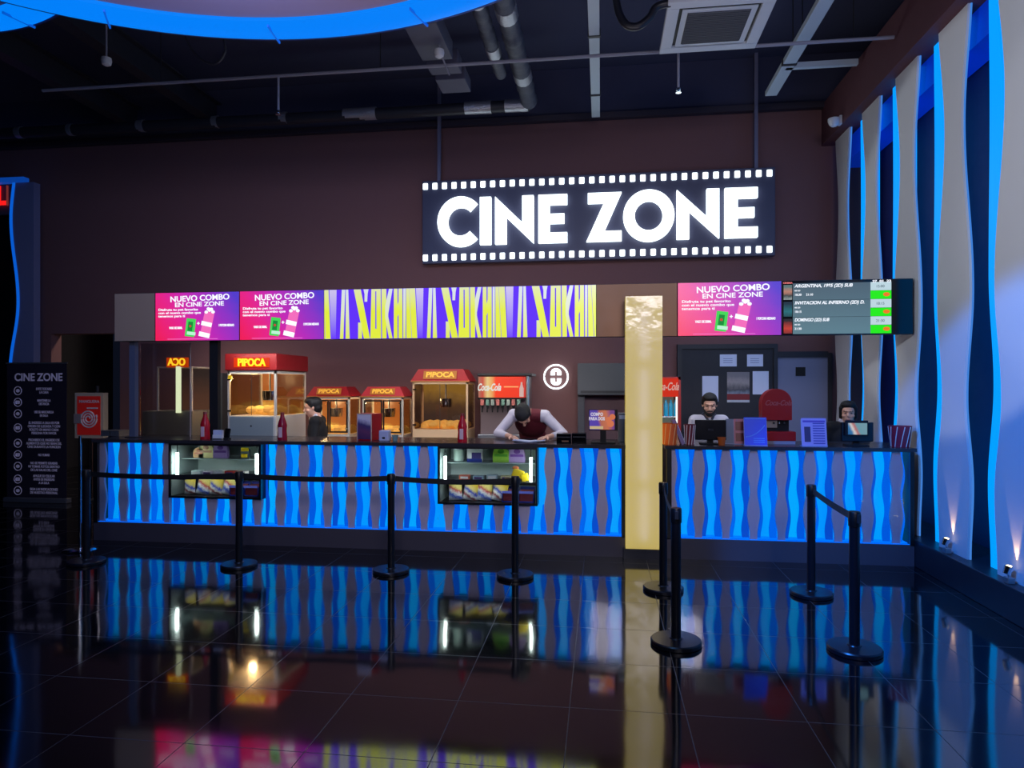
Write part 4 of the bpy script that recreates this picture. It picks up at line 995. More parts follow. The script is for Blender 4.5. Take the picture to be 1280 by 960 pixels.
        pl = MB().box(-w_*.30, w_*.30, -.004, 0, -hd*.36, hd*.36, .002).build('sign_board', sign_col or mat('sign_amber', (170, 110, 40), .5, em=(180, 90, 20), es=.25), t, loc=(0, yc_, zc_))
        pl.rotation_euler = (-(PI/2-ang), 0, 0)
        tx = text('sign_lettering', 'PIPOCA', hd*.62, letter_mat or mat('sign_dark_red', (235, 190, 70), .5, em=(240, 170, 50), es=.45), pl, (0, -.006, 0), sx=w_*.52/(hd*.62*3.55)*1.0, bold=.002*hd/.1)
    return t
creamst = mat('machine_cream', (225, 190, 150), .45, 0)
silv = mat('machine_silver', (215, 210, 200), .4, .1)
MY = 8.85
def mx0(px0, px1, Y): return (X_(px0, Y)+X_(px1, Y))/2, X_(px1, Y)-X_(px0, Y)
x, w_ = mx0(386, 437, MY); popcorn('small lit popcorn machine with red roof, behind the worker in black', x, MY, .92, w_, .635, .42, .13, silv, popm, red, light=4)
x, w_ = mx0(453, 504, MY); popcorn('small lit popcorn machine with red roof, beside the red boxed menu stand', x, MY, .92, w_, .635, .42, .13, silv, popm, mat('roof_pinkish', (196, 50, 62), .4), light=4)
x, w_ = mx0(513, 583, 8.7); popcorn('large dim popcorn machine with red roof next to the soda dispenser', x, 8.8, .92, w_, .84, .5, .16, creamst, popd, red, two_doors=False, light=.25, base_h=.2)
# tall machine at front left (stands on its own cart)
MYF = 7.62
x, w_ = mx0(284.5, 345, MYF); hh = Z_(315, 463, MYF)-1.0; 
t = thing('machine_cart', 'dark cart under the tall popcorn machine behind the long counter', 'cart', (x, MYF, 0))
MB().box(-w_/2, w_/2, 0, .84, .1, 1.0, .006).build('body', charcoal, t); 
for sx in (-1, 1):
    for sy in (.08, .76): MB().cone((sx*w_*.4-.015, sy, .05), (sx*w_*.4+.015, sy, .05), .05, .05, 16).build('castor', blackm, t)
t = popcorn('tall lit popcorn machine with glowing neon PIPOCA sign', x, MYF, 1.0, w_, hh, .82, 0, silv, popm, redd, two_doors=False, light=8, base_h=.34)
hw = w_/2; MB().box(-hw-.02, hw+.02, -.03, .85, hh, hh+.2, .01).build('roof_box', mat('roof_dark_red', (150, 22, 30), .45), t)
MB().box(-hw*.68, hw*.78, -.036, -.03, hh+.035, hh+.15).build('neon_backing', emat('neon_red', (240, 60, 10), .9), t)
text('neon_letters', 'PIPOCA', .125, emat('neon_yellow', (255, 205, 40), 1.6), t, (.02, -.045, hh+.09), ext=.008, sx=.8, bold=.003)
MB().box(-hw+.03, hw-.03, -.012, 0, .1, .33, .004).build('drawer', mat('drawer_steel', (150, 165, 170), .4, .3), t)
MB().ell((0, -.015, .22), (.012, .006, .012), n=8).build('drawer_lock', charcoal, t)
MB().box(-hw+.01, -hw+.06, -.012, -.006, hh-.12, hh-.06).build('warning_sticker', yellowp, t)
# reflection in the glass partition, built as a solid cabinet with mirrored sign
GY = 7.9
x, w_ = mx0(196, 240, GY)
t = thing('reflection_cabinet', 'dim cabinet with mirrored sign standing in for the popcorn machine reflection at far left', 'popcorn machine', (x, GY, 0))
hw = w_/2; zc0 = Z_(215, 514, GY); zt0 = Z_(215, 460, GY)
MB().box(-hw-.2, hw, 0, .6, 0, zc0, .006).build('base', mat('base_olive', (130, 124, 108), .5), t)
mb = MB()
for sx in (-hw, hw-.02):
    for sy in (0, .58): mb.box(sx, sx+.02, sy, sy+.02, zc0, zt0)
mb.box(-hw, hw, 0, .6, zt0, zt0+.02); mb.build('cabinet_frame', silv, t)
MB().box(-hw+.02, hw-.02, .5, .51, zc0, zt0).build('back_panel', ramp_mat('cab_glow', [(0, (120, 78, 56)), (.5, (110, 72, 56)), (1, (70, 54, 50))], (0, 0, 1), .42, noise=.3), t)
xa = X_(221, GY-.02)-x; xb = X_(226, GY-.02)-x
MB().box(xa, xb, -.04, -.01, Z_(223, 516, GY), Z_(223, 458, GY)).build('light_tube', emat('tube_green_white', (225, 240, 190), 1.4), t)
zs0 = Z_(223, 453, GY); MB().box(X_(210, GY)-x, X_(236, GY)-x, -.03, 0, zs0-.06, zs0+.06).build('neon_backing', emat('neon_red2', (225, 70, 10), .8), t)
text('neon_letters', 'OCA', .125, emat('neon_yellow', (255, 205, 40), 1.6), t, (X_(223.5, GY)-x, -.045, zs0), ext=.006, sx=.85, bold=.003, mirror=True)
# glass partition
t = thing('glass_partition', 'clear glass partition standing on the left end of the long counter', 'glass screen', (X_(206, 7.3), 7.3, 1.11)); hw = (X_(236, 7.3)-X_(174, 7.3))/2
MB().box(-hw, hw, 0, .01, 0, TB-1.11-.01).build('pane', glass('partition_glass', (.86, .84, .86), 1.0), t)
MB().box(hw, hw+.008, -.002, .012, 0, TB-1.11-.01).build('edge', mat('glass_edge', (140, 130, 135), .3), t)
# grey cupboard behind, black jacketed figure-sized shape
x, w_ = mx0(254, 276, 9.05); t = thing('tall_cupboard', 'plain dark grey tall cupboard behind the red bottle at left', 'cupboard', (x, 9.09, 0)); zc_ = Z_(265, 466, 9.05)
MB().box(-w_/2-.05, w_/2, 0, .4, .05, zc_, .004).build('body', mat('cup_grey', (66, 72, 78), .5), t); MB().box(-w_/2-.045, w_/2-.01, -.015, 0, .08, zc_-.03, .003).build('door', mat('cup_grey2', (76, 82, 88), .5), t); MB().box(-w_/2-.03, w_/2-.01, .02, .38, 0, .05).build('plinth', blackm, t)
# serving trays left end
for i, (px, lb) in enumerate(((139, 'steel gastronorm pan at the left end of the counter, left one'), (151, 'steel gastronorm pan at the left end of the counter, right one'))):
    t = thing('steel_pan', lb, 'pan', (X_(px, 7.35), 7.35, 1.11), group='steel pans')
    mb = MB(); mb.box(-.055, .055, -.1, .1, 0, .004); mb.box(-.055, .055, -.1, -.096, .004, .06); mb.box(-.055, .055, .096, .1, .004, .06); mb.box(-.055, -.051, -.096, .096, .004, .06); mb.box(.051, .055, -.096, .096, .004, .06); mb.build('pan_body', steel, t)
    MB().box(-.062, .062, -.106, .106, .06, .064).build('pan_lid', steel, t)

# soda dispenser
SYD = 8.75
x, w_ = mx0(597, 665, SYD); t = thing('soda_dispenser', 'soda fountain dispenser with glowing red header and black taps', 'drink dispenser', (x, SYD, .92)); hw = w_/2
zt1 = Z_(630, 470, SYD)-.92
MB().box(-hw, hw, .0, .55, 0, .14, .006).build('drip_base', steel, t); MB().box(-hw+.01, hw-.06, .15, .55, .14, zt1, .006).build('body', mat('soda_body', (130, 112, 112), .4, .3), t)
MB().box(-hw, hw, -.02, .56, zt1, zt1+.035, .008).build('top_cap', charcoal, t)
za = Z_(630, 497, SYD)-.92
MB().box(-hw+.01, hw-.1, .0, .15, za, zt1-.01).build('header', ramp_mat('soda_header', [(0, (170, 110, 90)), (.1, (200, 70, 50)), (.2, (230, 200, 130)), (.3, (235, 160, 90)), (.38, (250, 60, 15)), (.9, (240, 50, 15)), (1, (200, 40, 20))], (1, 0, 0), .95), t)
text('brand_script', 'Coca-Cola', .13, emat('screen_white2', (235, 235, 225), .9), t, (-hw+.15, -.006, (za+zt1)/2-.01), shear=.4, sx=.55, bold=.004)
MB().box(-.01, .18, -.004, 0, (za+zt1)/2-.008, (za+zt1)/2+.008).build('header_line', emat('header_orange', (255, 170, 110), 1), t)
mb = MB().lathe([(.028, 0), (.028, .11), (.012, .16), (.012, .19)], (hw-.135, -.01, za+.01), 12); mb.build('bottle_picture', emat('bottle_pale', (230, 190, 180), .8), t, True)
MB().cone((hw-.06, .03, .14), (hw-.06, .03, zt1), .025, .025, 16).build('side_tube', mat('tube_silver', (180, 200, 200), .2, .7), t, True)
MB().box(-hw+.01, hw-.1, -.03, .15, za-.025, za).build('valve_rail', blackm, t)
for k in range(8):
    xx = -hw+.07+k*(2*hw-.24)/7
    v = MB().box(xx-.022, xx+.022, -.06, 0, za-.1, za-.025, .005).build('valve', mat('valve_%d' % (k % 3), ((205, 120, 110), (120, 160, 140), (160, 175, 160))[k % 3], .4), t)
    MB().cone((xx, -.04, za-.1), (xx, -.04, za-.15), .02, .01, 10).build('nozzle', blackm, v)
    MB().box(xx-.008, xx+.008, -.065, -.055, za-.19, za-.12).build('lever', blackm, v)

# Coca-Cola fridge
FRY = 8.9
x0, x1 = X_(812, FRY), X_(851, FRY); t = thing('drinks_fridge', 'red drinks fridge with lit shelves of bottles behind the yellow column', 'fridge', ((x0+x1)/2, FRY, 0)); hw = (x1-x0)/2; zt_ = Z_(840, 471, FRY)
frm = mat('fridge_red', (170, 22, 22), .4)
mb = MB(); mb.box(-hw, hw, .5, .54, .05, zt_); mb.box(-hw, -hw+.035, 0, .5, .05, zt_); mb.box(hw-.035, hw, 0, .5, .05, zt_); mb.box(-hw, hw, 0, .5, .05, .12); mb.box(-hw, hw, 0, .5, zt_-.04, zt_); mb.build('cabinet', frm, t)
zh = Z_(840, 496, FRY); MB().box(-hw+.02, hw-.03, -.01, .0, zh, zt_-.02).build('header', emat('fridge_header', (215, 45, 22), .85), t)
text('brand_script', 'Coca-Cola', .14, emat('fridge_script', (225, 170, 160), .8), t, (.0, -.014, (zh+zt_)/2), shear=.4, sx=.55, bold=.003)
MB().box(hw-.06, hw-.04, .01, .03, .2, zh).build('light_tube', emat('fridge_tube', (235, 235, 225), 1.5), t)
MB().box(-hw+.04, hw-.04, .48, .5, .12, zh).build('back_liner', mat('liner', (180, 195, 190), .5, em=(120, 140, 130), es=.25), t)
for k in range(4):
    MB().box(-hw+.036, hw-.062, .03, .48, .3+.33*k, .315+.33*k).build('shelf', white, t)
mb = MB(); mb.box(-hw+.0, -hw+.04, -.02, 0, .06, zh); mb.box(hw-.04, hw, -.02, 0, .06, zh); mb.build('door_frame', frm, t)
shelf3 = 1.305
for k in range(5):
    xx = (x0+x1)/2-hw+.09+k*.062
    c_ = (30, 150, 190) if k > 1 else (180, 50, 40)
    b_o = MB().lathe([(.024, 0), (.026, .01), (.026, .15), (.012, .19), (.012, .21)], n=14).build('drink_bottle', mat('drink_%d' % (k > 1), c_, .3, em=c_, es=.25), None, True); b_o.location = (xx, FRY+.1, shelf3)
    tag(b_o, ('blue' if k > 1 else 'red')+' drink bottle, %s from the left on the upper fridge shelf' % ['first', 'second', 'third', 'fourth', 'fifth'][k], 'bottle', 'bottles in the fridge')

# ================================================================ THINGS ON THE COUNTERS
CT = 1.11
def promo_bottle(label, px, Y, m):
    t = thing('promo_bottle', label, 'bottle', (X_(px, Y), Y, CT), group='red counter bottles')
    MB().lathe([(.05, 0), (.052, .01), (.05, .05), (.045, .1), (.05, .16), (.04, .2), (.022, .25), (.02, .275)], n=24).build('bottle_body', m, t, True)
    MB().lathe([(.022, .275), (.022, .295), (.018, .3)], n=20).build('cap', redd, t, True)
    MB().box(-.02, .02, -.053, -.048, .03, .14, .004).build('label_patch', mat('label_pale', (225, 190, 195), .5), t)
bred = mat('bottle_red', (190, 16, 36), .25)
promo_bottle('tall red bottle on the counter above the left display case', 256.5, 7.0, bred)
promo_bottle('tall dark red bottle in front of the tall popcorn machine', 353, 7.0, mat('bottle_dkred', (150, 12, 44), .25))
promo_bottle('tall red bottle on the counter above the right display case', 578, 7.0, bred)
t = thing('napkin_holder', 'white napkin holder beside the red bottle above the left display case', 'napkin holder', (X_(273, 7.0), 7.0, CT))
MB().box(-.055, .055, -.03, .03, 0, .012).build('base', steel, t); MB().box(-.05, .05, -.02, .02, .012, .1).build('napkins', paper, t); MB().box(-.055, .055, -.024, -.02, .012, .05).build('front_plate', white, t)
t = thing('card_reader', 'small black card reader at the foot of the black post', 'card reader', (X_(284, 6.98), 6.98, CT))
MB().box(-.03, .03, -.03, .03, 0, .02, .004).build('base', blackm, t); MB().box(-.028, .028, -.01, .02, .02, .12, .006, Matrix.Rotation(-.3, 3, 'X')).build('terminal', blackg, t)
# boxed menu stand
Y = 7.02; x, w_ = mx0(444, 472, Y); t = thing('menu_box', 'red sided box with a printed purple poster on the long counter', 'menu stand', (x-.02, Y, CT), rz=math.radians(-12)); hw = w_*.36
MB().box(-hw, hw, 0, .2, 0, .29, .004).build('box', red, t); MB().box(-hw+.004, hw-.004, -.006, 0, .015, .28).build('poster', ramp_mat('menu_img', [(0, (190, 170, 200)), (.12, (60, 40, 90)), (.5, (110, 60, 100)), (.75, (70, 60, 110)), (.95, (210, 200, 220)), (1, (220, 210, 220))], (.15, 0, 1), diffuse=True, noise=.2), t)
mb = MB(); mb.box(-hw, -hw+.008, -.01, 0, 0, .29); mb.box(hw-.008, hw, -.01, 0, 0, .29); mb.box(-hw+.008, hw-.008, -.01, 0, .282, .29); mb.build('frame', mat('tan_frame', (200, 170, 160), .5), t)
t = thing('napkin_holder', 'pale plastic dispenser with black slot right of the boxed menu', 'napkin holder', (X_(481, 7.0), 7.0, CT))
MB().box(-.055, .055, -.04, .05, 0, .115, .012).build('body', mat('pale_blue', (180, 185, 215), .45), t); MB().box(-.015, .015, -.042, -.04, .025, .045).build('slot', blackm, t)
t = thing('clear_cup_stack', 'short clear cup beside the pale dispenser', 'cup', (X_(494, 7.05), 7.05, CT)); MB().lathe([(.025, 0), (.035, .06), (.036, .062)], n=18, caps=False).build('cup', mat('clear_plastic', (120, 150, 150), .2), t, True)
# black terminals near the column
for i, (pa, pb, lb, h) in enumerate(((696, 714, 'black receipt printer beside the writing worker', .1), (715, 733, 'black cash drawer box left of the lit monitor', .105))):
    x, w_ = mx0(pa, pb, 7.0); t = thing('receipt_printer' if i == 0 else 'cash_box', lb, 'printer' if i == 0 else 'cash box', (x, 7.0, CT))
    MB().box(-w_/2, w_/2, -.05, .12, 0, h, .006).build('body', blackg, t); MB().box(-w_/2+.01, w_/2-.01, -.052, -.05, h*.6, h*.68).build('slot', charcoal, t)
    if i == 0: MB().box(-.02, .05, -.053, -.05, .015, .03).build('status_light', mat('brown_led', (120, 80, 50), .5), t)
Y = 7.0; x, w_ = mx0(736, 772, Y); z0 = Z_(754, 537, Y)-CT; z1 = Z_(754, 512, Y)-CT
t = thing('customer_monitor', 'small monitor with a purple and orange food advert left of the yellow column', 'monitor', (x, Y, CT))
MB().box(-w_/2, w_/2, 0, .03, z0-.01, z1, .004).build('casing', blackm, t)
MB().box(-w_/2+.006, w_/2-.03, -.003, 0, z0, z1-.006).build('display', ramp_mat('advert', [(0, (92, 70, 180)), (.45, (90, 65, 180)), (.55, (190, 110, 90)), (.8, (215, 120, 80)), (1, (120, 70, 140))], (1, 0, .1), .75, noise=.12), t)
text('advert_text', 'COMBO\nPARA DOS', .045, emat('advert_white', (225, 220, 235), .8), t, (-w_*.22, -.005, (z0+z1)/2+.03), sx=.75, bold=.002)
MB().box(-w_*.47, -.0, -.004, -.002, z0+.005, z0+.035).build('cream_band', emat('cream_band', (225, 200, 150), .7), t)
mb = MB()
for (u, v, r_) in ((.12, .1, .03), (.2, .13, .03), (.16, .06, .035)): mb.ell((u*w_*1.6, -.003, z0+v), (r_, .002, r_), n=8)
mb.build('food_picture', emat('food_orange', (225, 125, 85), .8), t)
MB().box(-.03, .03, .005, .03, 0, z0).build('stand_neck', blackm, t); MB().box(-.12, .12, -.04, .1, 0, .012, .003).build('stand_base', blackm, t)
# glass at right of monitor
Y = 7.2; x, w_ = mx0(773, 784, Y); t = thing('steel_box', 'narrow grey upright box between monitor and yellow column', 'box', (x, Y, CT)); MB().box(-w_/2, w_/2, 0, .2, 0, .3, .004).build('body', mat('boxgrey', (110, 116, 120), .4), t); MB().box(-w_/2+.01, w_/2-.01, -.003, 0, .24, .28).build('label_strip', white, t)

# popcorn bag, cups and brochures on the right counter
def bucket(label, px, Y, r0, r1, h, m, name='popcorn_bucket', cat='bucket', strip=None):
    t = thing(name, label, cat, (X_(px, Y), Y, CT))
    MB().lathe([(r0, 0), (r1, h), (r1+.004, h+.003), (r1-.004, h+.002), (r0-.003, .004)], n=28).build('bucket_wall', m, t, True)
    if strip:
        for k in range(10):
            a = 2*PI*k/10; a2 = a+.35
            MB().tube([(r0*1.01*math.cos(a), r0*1.01*math.sin(a), .004), ((r0+r1)/2*1.01*math.cos((a+a2)/2), (r0+r1)/2*1.01*math.sin((a+a2)/2), h/2), (r1*1.01*math.cos(a2), r1*1.01*math.sin(a2), h-.004)], .004, 6).build('stripe', strip, t)
    return t
stw = mat('stripe_white', (230, 215, 210), .5)
bucket('orange striped popcorn bag beside the yellow column', 837.5, 6.98, .07, .08, .21, mat('bag_orange', (225, 95, 25), .5), strip=mat('stripe_yellow', (245, 185, 120), .5))
bucket('dark red and white striped paper cup left of the black monitor', 862, 6.98, .045, .055, .2, mat('cup_red', (110, 20, 30), .5), 'paper_cup', 'cup', stw)
bucket('red patterned popcorn bucket at the right end of the counter', 1125, 6.98, .078, .1, .2, mat('bucket_red', (140, 26, 52), .5), strip=stw)
bucket('small orange cup beside the black monitor', 902, 6.96, .03, .04, .075, mat('cup_orange', (190, 90, 25), .5), 'paper_cup', 'cup')
def monitor(label, px0, px1, py0, Y, disp=None, rz=0):
    x, w_ = mx0(px0, px1, Y); h = Z_((px0+px1)/2, py0, Y)-CT
    t = thing('pos_monitor', label, 'monitor', (x, Y, CT), rz=rz)
    MB().box(-w_/2, w_/2, 0, .035, .045, h, .006).build('casing', mat('pos_black', (16, 17, 24), .25), t)
    MB().box(-.03, .03, .03, .06, 0, h*.6).build('stand_neck', blackm, t); MB().box(-.1, .1, -.03, .12, 0, .012, .003).build('stand_base', blackm, t)
    return t, w_, h
t, w_, h = monitor('black monitor back in front of the bearded worker', 869, 908, 525, 7.0); text('logo', 'POS', .03, mat('logo_grey', (40, 44, 60), .5), t, (0, -.003, h*.6))
t, w_, h = monitor('black point of sale monitor before the worker at right', 1052, 1092, 528, 7.0)
MB().box(-.12, .085, -.035, -.005, h*.44, h+.02, .004).build('customer_display', blackm, t)
MB().box(-.1, .075, -.038, -.035, h*.5, h*.98).build('lit_display', ramp_mat('pos_img', [(0, (30, 90, 150)), (.3, (60, 120, 170)), (.45, (220, 215, 210)), (.6, (190, 110, 100)), (.75, (110, 160, 170)), (1, (120, 160, 170))], (1, 0, .3), .8, noise=.1), t)
def flyer(label, px0, px1, py0, Y, m, lean=-.2, extra=None, rz=0):
    x, w_ = mx0(px0, px1, Y); h = Z_((px0+px1)/2, py0, Y)-CT
    t = thing('brochure_holder', label, 'brochure', (x, Y, CT), rz=rz)
    q = Matrix.Rotation(-lean*.8, 3, 'X'); hw = w_/2
    f = MB().box(-hw, hw, -.003, .003, 0, h/math.cos(lean*.8)).build('sheet', m, t); f.rotation_euler = (lean*.8, 0, 0)
    g = MB().box(-hw-.004, hw+.004, .004, .008, 0, h*.98).build('holder_back', mat('acrylic', (170, 175, 210), .2), t); g.rotation_euler = (lean*.8, 0, 0)
    MB().box(-hw-.004, hw+.004, -.01, .07, 0, .006).build('holder_foot', mat('acrylic', (170, 175, 210), .2), t)
    if extra: extra(f, hw, h)
    return t
def fl_lines(f, hw, h):
    mb = MB()
    for k in range(9): mb.box(-hw*.1, hw*.85, -.005, -.003, h*(.08+.09*k), h*(.12+.09*k))
    mb.build('printed_line', mat('line_blue', (80, 70, 150), .5), f); MB().box(-hw*.8, -hw*.3, -.005, -.003, h*.15, h*.7).build('picture', mat('pic_navy', (50, 45, 90), .5), f)
    MB().box(-hw*.9, hw*.9, -.005, -.003, h*.86, h*.93).build('heading', mat('head_violet', (100, 70, 160), .5), f)
flyer('lilac printed brochure stand between the red machine and right worker', 1003, 1034, 523, 6.95, mat('flyer_lilac', (178, 150, 200), .5), extra=fl_lines)
def fl_blue(f, hw, h):
    N = 12; L = []; R = []
    MB().strip([(-hw*.9+1.75*hw*k/N, h*(.3+.4*(k/N)**2)) for k in range(N+1)], [(-hw*.9+1.75*hw*k/N, h*(.33+.42*(k/N)**2)) for k in range(N+1)], -.005, -.003).build('swoosh', mat('swoosh', (90, 150, 240), .5), f)
    MB().box(-hw*.9, hw*.9, -.005, -.003, h*.95, h*.98).build('heading', mat('swoosh', (90, 150, 240), .5), f)
    mb = MB()
    for k in range(3): mb.box(-hw*.2, hw*.8, -.005, -.003, h*(.1+.07*k), h*(.13+.07*k))
    mb.build('printed_line', mat('swoosh', (90, 150, 240), .5), f)
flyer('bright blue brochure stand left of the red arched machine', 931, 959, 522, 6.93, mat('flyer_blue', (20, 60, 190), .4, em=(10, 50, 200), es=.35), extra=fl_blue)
def fl_red(f, hw, h):
    MB().box(-hw*.8, hw*.8, -.005, -.003, h*.55, h*.9).build('picture', redd, f); MB().box(-hw*.8, hw*.8, -.005, -.003, h*.12, h*.45).build('picture', redd, f)
flyer('pink and red brochure partly behind the blue one', 918, 936, 524, 7.07, mat('flyer_pink', (200, 120, 130), .5), extra=fl_red)
flyer('grey slanted brochure between black monitor and pink brochure', 905, 920, 524, 7.1, mat('flyer_grey', (130, 140, 165), .5), rz=-.5)
t = thing('leaning_folder', 'lilac folder leaning beside the orange popcorn bag', 'folder', (X_(852, 7.0), 7.0, CT)); f = MB().box(-.006, .03, -.06, .06, 0, .26, .002).build('cover', mat('folder_lilac', (130, 110, 150), .5), t); f.rotation_euler = (0, -.38, 0); f = MB().box(.03, .034, -.055, .055, 0, .25).build('pages', paper, t); f.rotation_euler = (0, -.38, 0)
# red arched machine
Y = 7.2; x, w_ = mx0(952.5, 990, Y); h = Z_(970, 486, Y)-CT; t = thing('slush_machine', 'red arched countertop drink machine', 'drink machine', (x, Y, CT)); hw = w_/2
mb = MB(); a_ = [(hw*math.cos(q), h-hw+hw*math.sin(q)) for q in [PI*k/20 for k in range(21)]]; zb_ = h*.43
mb.prism([(hw, zb_)]+a_[0:]+[(-hw, zb_)], .0, .14); mb.build('arched_hood', mat('machine_red', (176, 20, 24), .3), t)
MB().box(-hw*.9, hw*.9, .06, .14, .1, zb_).build('body', blackm, t); MB().box(-hw, hw+.03, -.04, .3, .03, .125, .008).build('drip_tray', mat('machine_red', (176, 20, 24), .3), t)
MB().box(-hw, hw+.02, -.045, .3, 0, .03).build('base', mat('base_pale', (150, 140, 150), .4), t)
text('brand_script', 'Coca-Cola', .075, mat('script_pale', (190, 90, 95), .5), t, (.01, -.002, h*.74), shear=.4, sx=.8, bold=.001)
MB().box(-hw+.05, -hw+.16, .05, .06, zb_-.08, zb_-.005).build('control_panel', mat('ctrl', (170, 150, 130), .4), t)
for k in range(3): MB().cone((-.02+k*.05, .04, .2), (-.02+k*.05, .04, zb_-.02), .011, .008, 10).build('tap', chrome if k == 1 else charcoal, t)
# open register book for the writer
t = thing('open_notebook', 'open notebook on the counter under the writing hands', 'notebook', (X_(662, 7.15), 7.13, CT))
for s in (-1, 1):
    f = MB().box(0 if s > 0 else -.17, .17 if s > 0 else 0, -.09, .1, 0, .006).build('page_block', paper, t); f.rotation_euler = (0, -.09*s, 0)

# ================================================================ PEOPLE
def V(*a): return Vector(a)
def hand(mb, wrist, fwd, side, up, curl=.5, thumb=1):
    fwd = fwd.normalized(); side = side.normalized(); up = up.normalized()
    R = Matrix((side, fwd, up)).transposed()
    mb.ell(wrist+fwd*.045, (.04, .052, .016), R, n=10)
    for k, (o, l) in enumerate(((-.029, .062), (-.01, .074), (.01, .07), (.028, .056))):
        a = wrist+fwd*.085+side*o; d1 = (fwd*math.cos(curl*.6)-up*math.sin(curl*.6)); d2 = (fwd*math.cos(curl*1.5)-up*math.sin(curl*1.5))
        b = a+d1*l*.55; c = b+d2*l*.5
        mb.cap(a-fwd*.03, b, .0105, .009, 10); mb.cap(b, c, .009, .0075, 10)
    a = wrist+fwd*.03-side*.03*thumb; b = a+(fwd*.7-side*.7*thumb-up*.1)*.04; c = b+(fwd-side*.2*thumb-up*.3)*.028
    mb.cap(a, b, .0125, .0105, 10); mb.cap(b, c, .0105, .009, 10)
def person(label, loc, rz, J, hair, shirt, trousers, beard=False, vest=None, collar=None, headf=V(0, -1, 0), headup=V(0, 0, 1), sleeve=1.0, scale=1.0, skinm=skin, longhair=False, lapel=None, handcurl=(.5, .5)):
    """J: joints in the figure's own frame, facing -y"""
    t = thing('person', label, 'person', loc, rz)
    f = headf.normalized(); u = (headup-f*headup.dot(f)).normalized(); s = f.cross(u).normalized()   # s: towards figure's side
    R = Matrix((s, f, u)).transposed()
    HCn = J['head']
    def hp(a, b, c): return HCn+R @ V(a, b, c)
    mb = MB()
    mb.ell(hp(0, -.012, .03), (.074, .094, .085), R); mb.ell(hp(0, .016, -.03), (.06, .072, .085), R); mb.ell(hp(0, .045, -.085), (.034, .034, .026), R, n=10)
    mb.cone(hp(0, .085, .015), hp(0, .112, -.028), .008, .017, 12); mb.ell(hp(0, .105, -.028), (.016, .012, .01), R, n=8)
    mb.ell(hp(0, .082, .03), (.045, .014, .01), R, n=8)
    mb.ell(hp(0, .088, -.058), (.024, .009, .006), R, n=8); mb.ell(hp(0, .085, -.068), (.02, .009, .006), R, n=8)
    for q in (-1, 1): mb.ell(hp(q*.075, -.012, -.005), (.01, .018, .03), R, n=8); mb.ell(hp(q*.04, .055, -.025), (.025, .025, .02), R, n=8)
    nk, ch, pv = J['neck'], J['chest'], J['pelvis']
    mb.cap(hp(0, -.02, -.06), nk, .05, .056)
    ax = (J['sr']-J['sl']).normalized(); sp = (nk-pv).normalized(); fr = ax.cross(sp).normalized(); RT = Matrix((ax, fr, sp)).transposed()
    def torso(m_, g):
        m_.ell(ch, (.165+g, .105+g, .19+g), RT); m_.ell(ch.lerp(pv, .5), (.138+g, .095+g, .17+g), RT); m_.ell(pv, (.155+g, .11+g, .13+g), RT)
        m_.cap(J['sl'], J['sr'], .058+g, .058+g)
    torso(mb, 0)
    for q in 'lr':
        mb.cap(J['s'+q], J['e'+q], .048, .038); mb.cap(J['e'+q], J['w'+q], .038, .026)
        mb.cap(J['h'+q], J['k'+q], .078, .052); mb.cap(J['k'+q], J['a'+q], .052, .036); mb.cap(J['a'+q], J['a'+q]+V(0, -.14, -.04), .038, .03)
        fd = J.get('fd'+q, (J['w'+q]-J['e'+q])); sd = J.get('sd'+q, V(1, 0, 0)); sd = (sd-fd.normalized()*sd.dot(fd.normalized())).normalized()
        upv = sd.cross(fd.normalized()); 
        if upv.z < 0: upv = -upv
        hand(mb, J['w'+q], fd, sd, upv, handcurl[0 if q == 'l' else 1], 1 if q == 'l' else -1)
    b = mb.build('body', skinm, t, True); md = b.modifiers.new('remesh', 'REMESH'); md.mode = 'VOXEL'; md.voxel_size = .0055; md.use_smooth_shade = True
    ms = b.modifiers.new('smooth', 'SMOOTH'); ms.factor = .5; ms.iterations = 3
    def cloth(name, build, m, vox=.01):
        mb = MB(); build(mb); o = mb.build(name, m, t, True); md = o.modifiers.new('remesh', 'REMESH'); md.mode = 'VOXEL'; md.voxel_size = vox; md.use_smooth_shade = True
        ms = o.modifiers.new('smooth', 'SMOOTH'); ms.factor = .5; ms.iterations = 4; return o
    def sh(m_):
        torso(m_, .014)
        for q in 'lr':
            m_.cap(J['s'+q], J['e'+q], .064, .053)
            if sleeve > .5: m_.cap(J['e'+q], J['e'+q].lerp(J['w'+q], .85*sleeve), .053, .038)
    cloth('shirt', sh, shirt)
    def tr(m_):
        m_.ell(pv-sp*.03, (.178, .134, .14), RT)
        for q in 'lr': m_.cap(J['h'+q], J['k'+q], .094, .067); m_.cap(J['k'+q], J['a'+q], .067, .055)
    cloth('trousers', tr, trousers)
    def sho(m_):
        for q in 'lr': m_.ell(J['a'+q]+V(0, -.06, -.045), (.05, .13, .04)); 
    cloth('shoes', sho, blackg)
    if vest:
        def vs(m_):
            m_.ell(ch, (.185, .126, .205), RT); m_.ell(ch.lerp(pv, .5), (.158, .115, .19), RT); m_.ell(pv, (.172, .128, .13), RT); m_.cap(J['sl'].lerp(J['sr'], .22), J['sl'].lerp(J['sr'], .78), .08, .08)
        cloth('waistcoat', vs, vest)
    if collar:
        def co(m_):
            for q in (-1, 1): m_.cap(nk+ax*.06*q+sp*.012, nk-V(0, 0, 0)+fr*(.085 if fr.y < 0 else -.085)+ax*.015*q-sp*.05, .02, .014)
            m_.cap(nk+ax*.06+sp*.012, nk-ax*.06+sp*.012, .025, .025)
        cloth('collar', co, collar, .007)
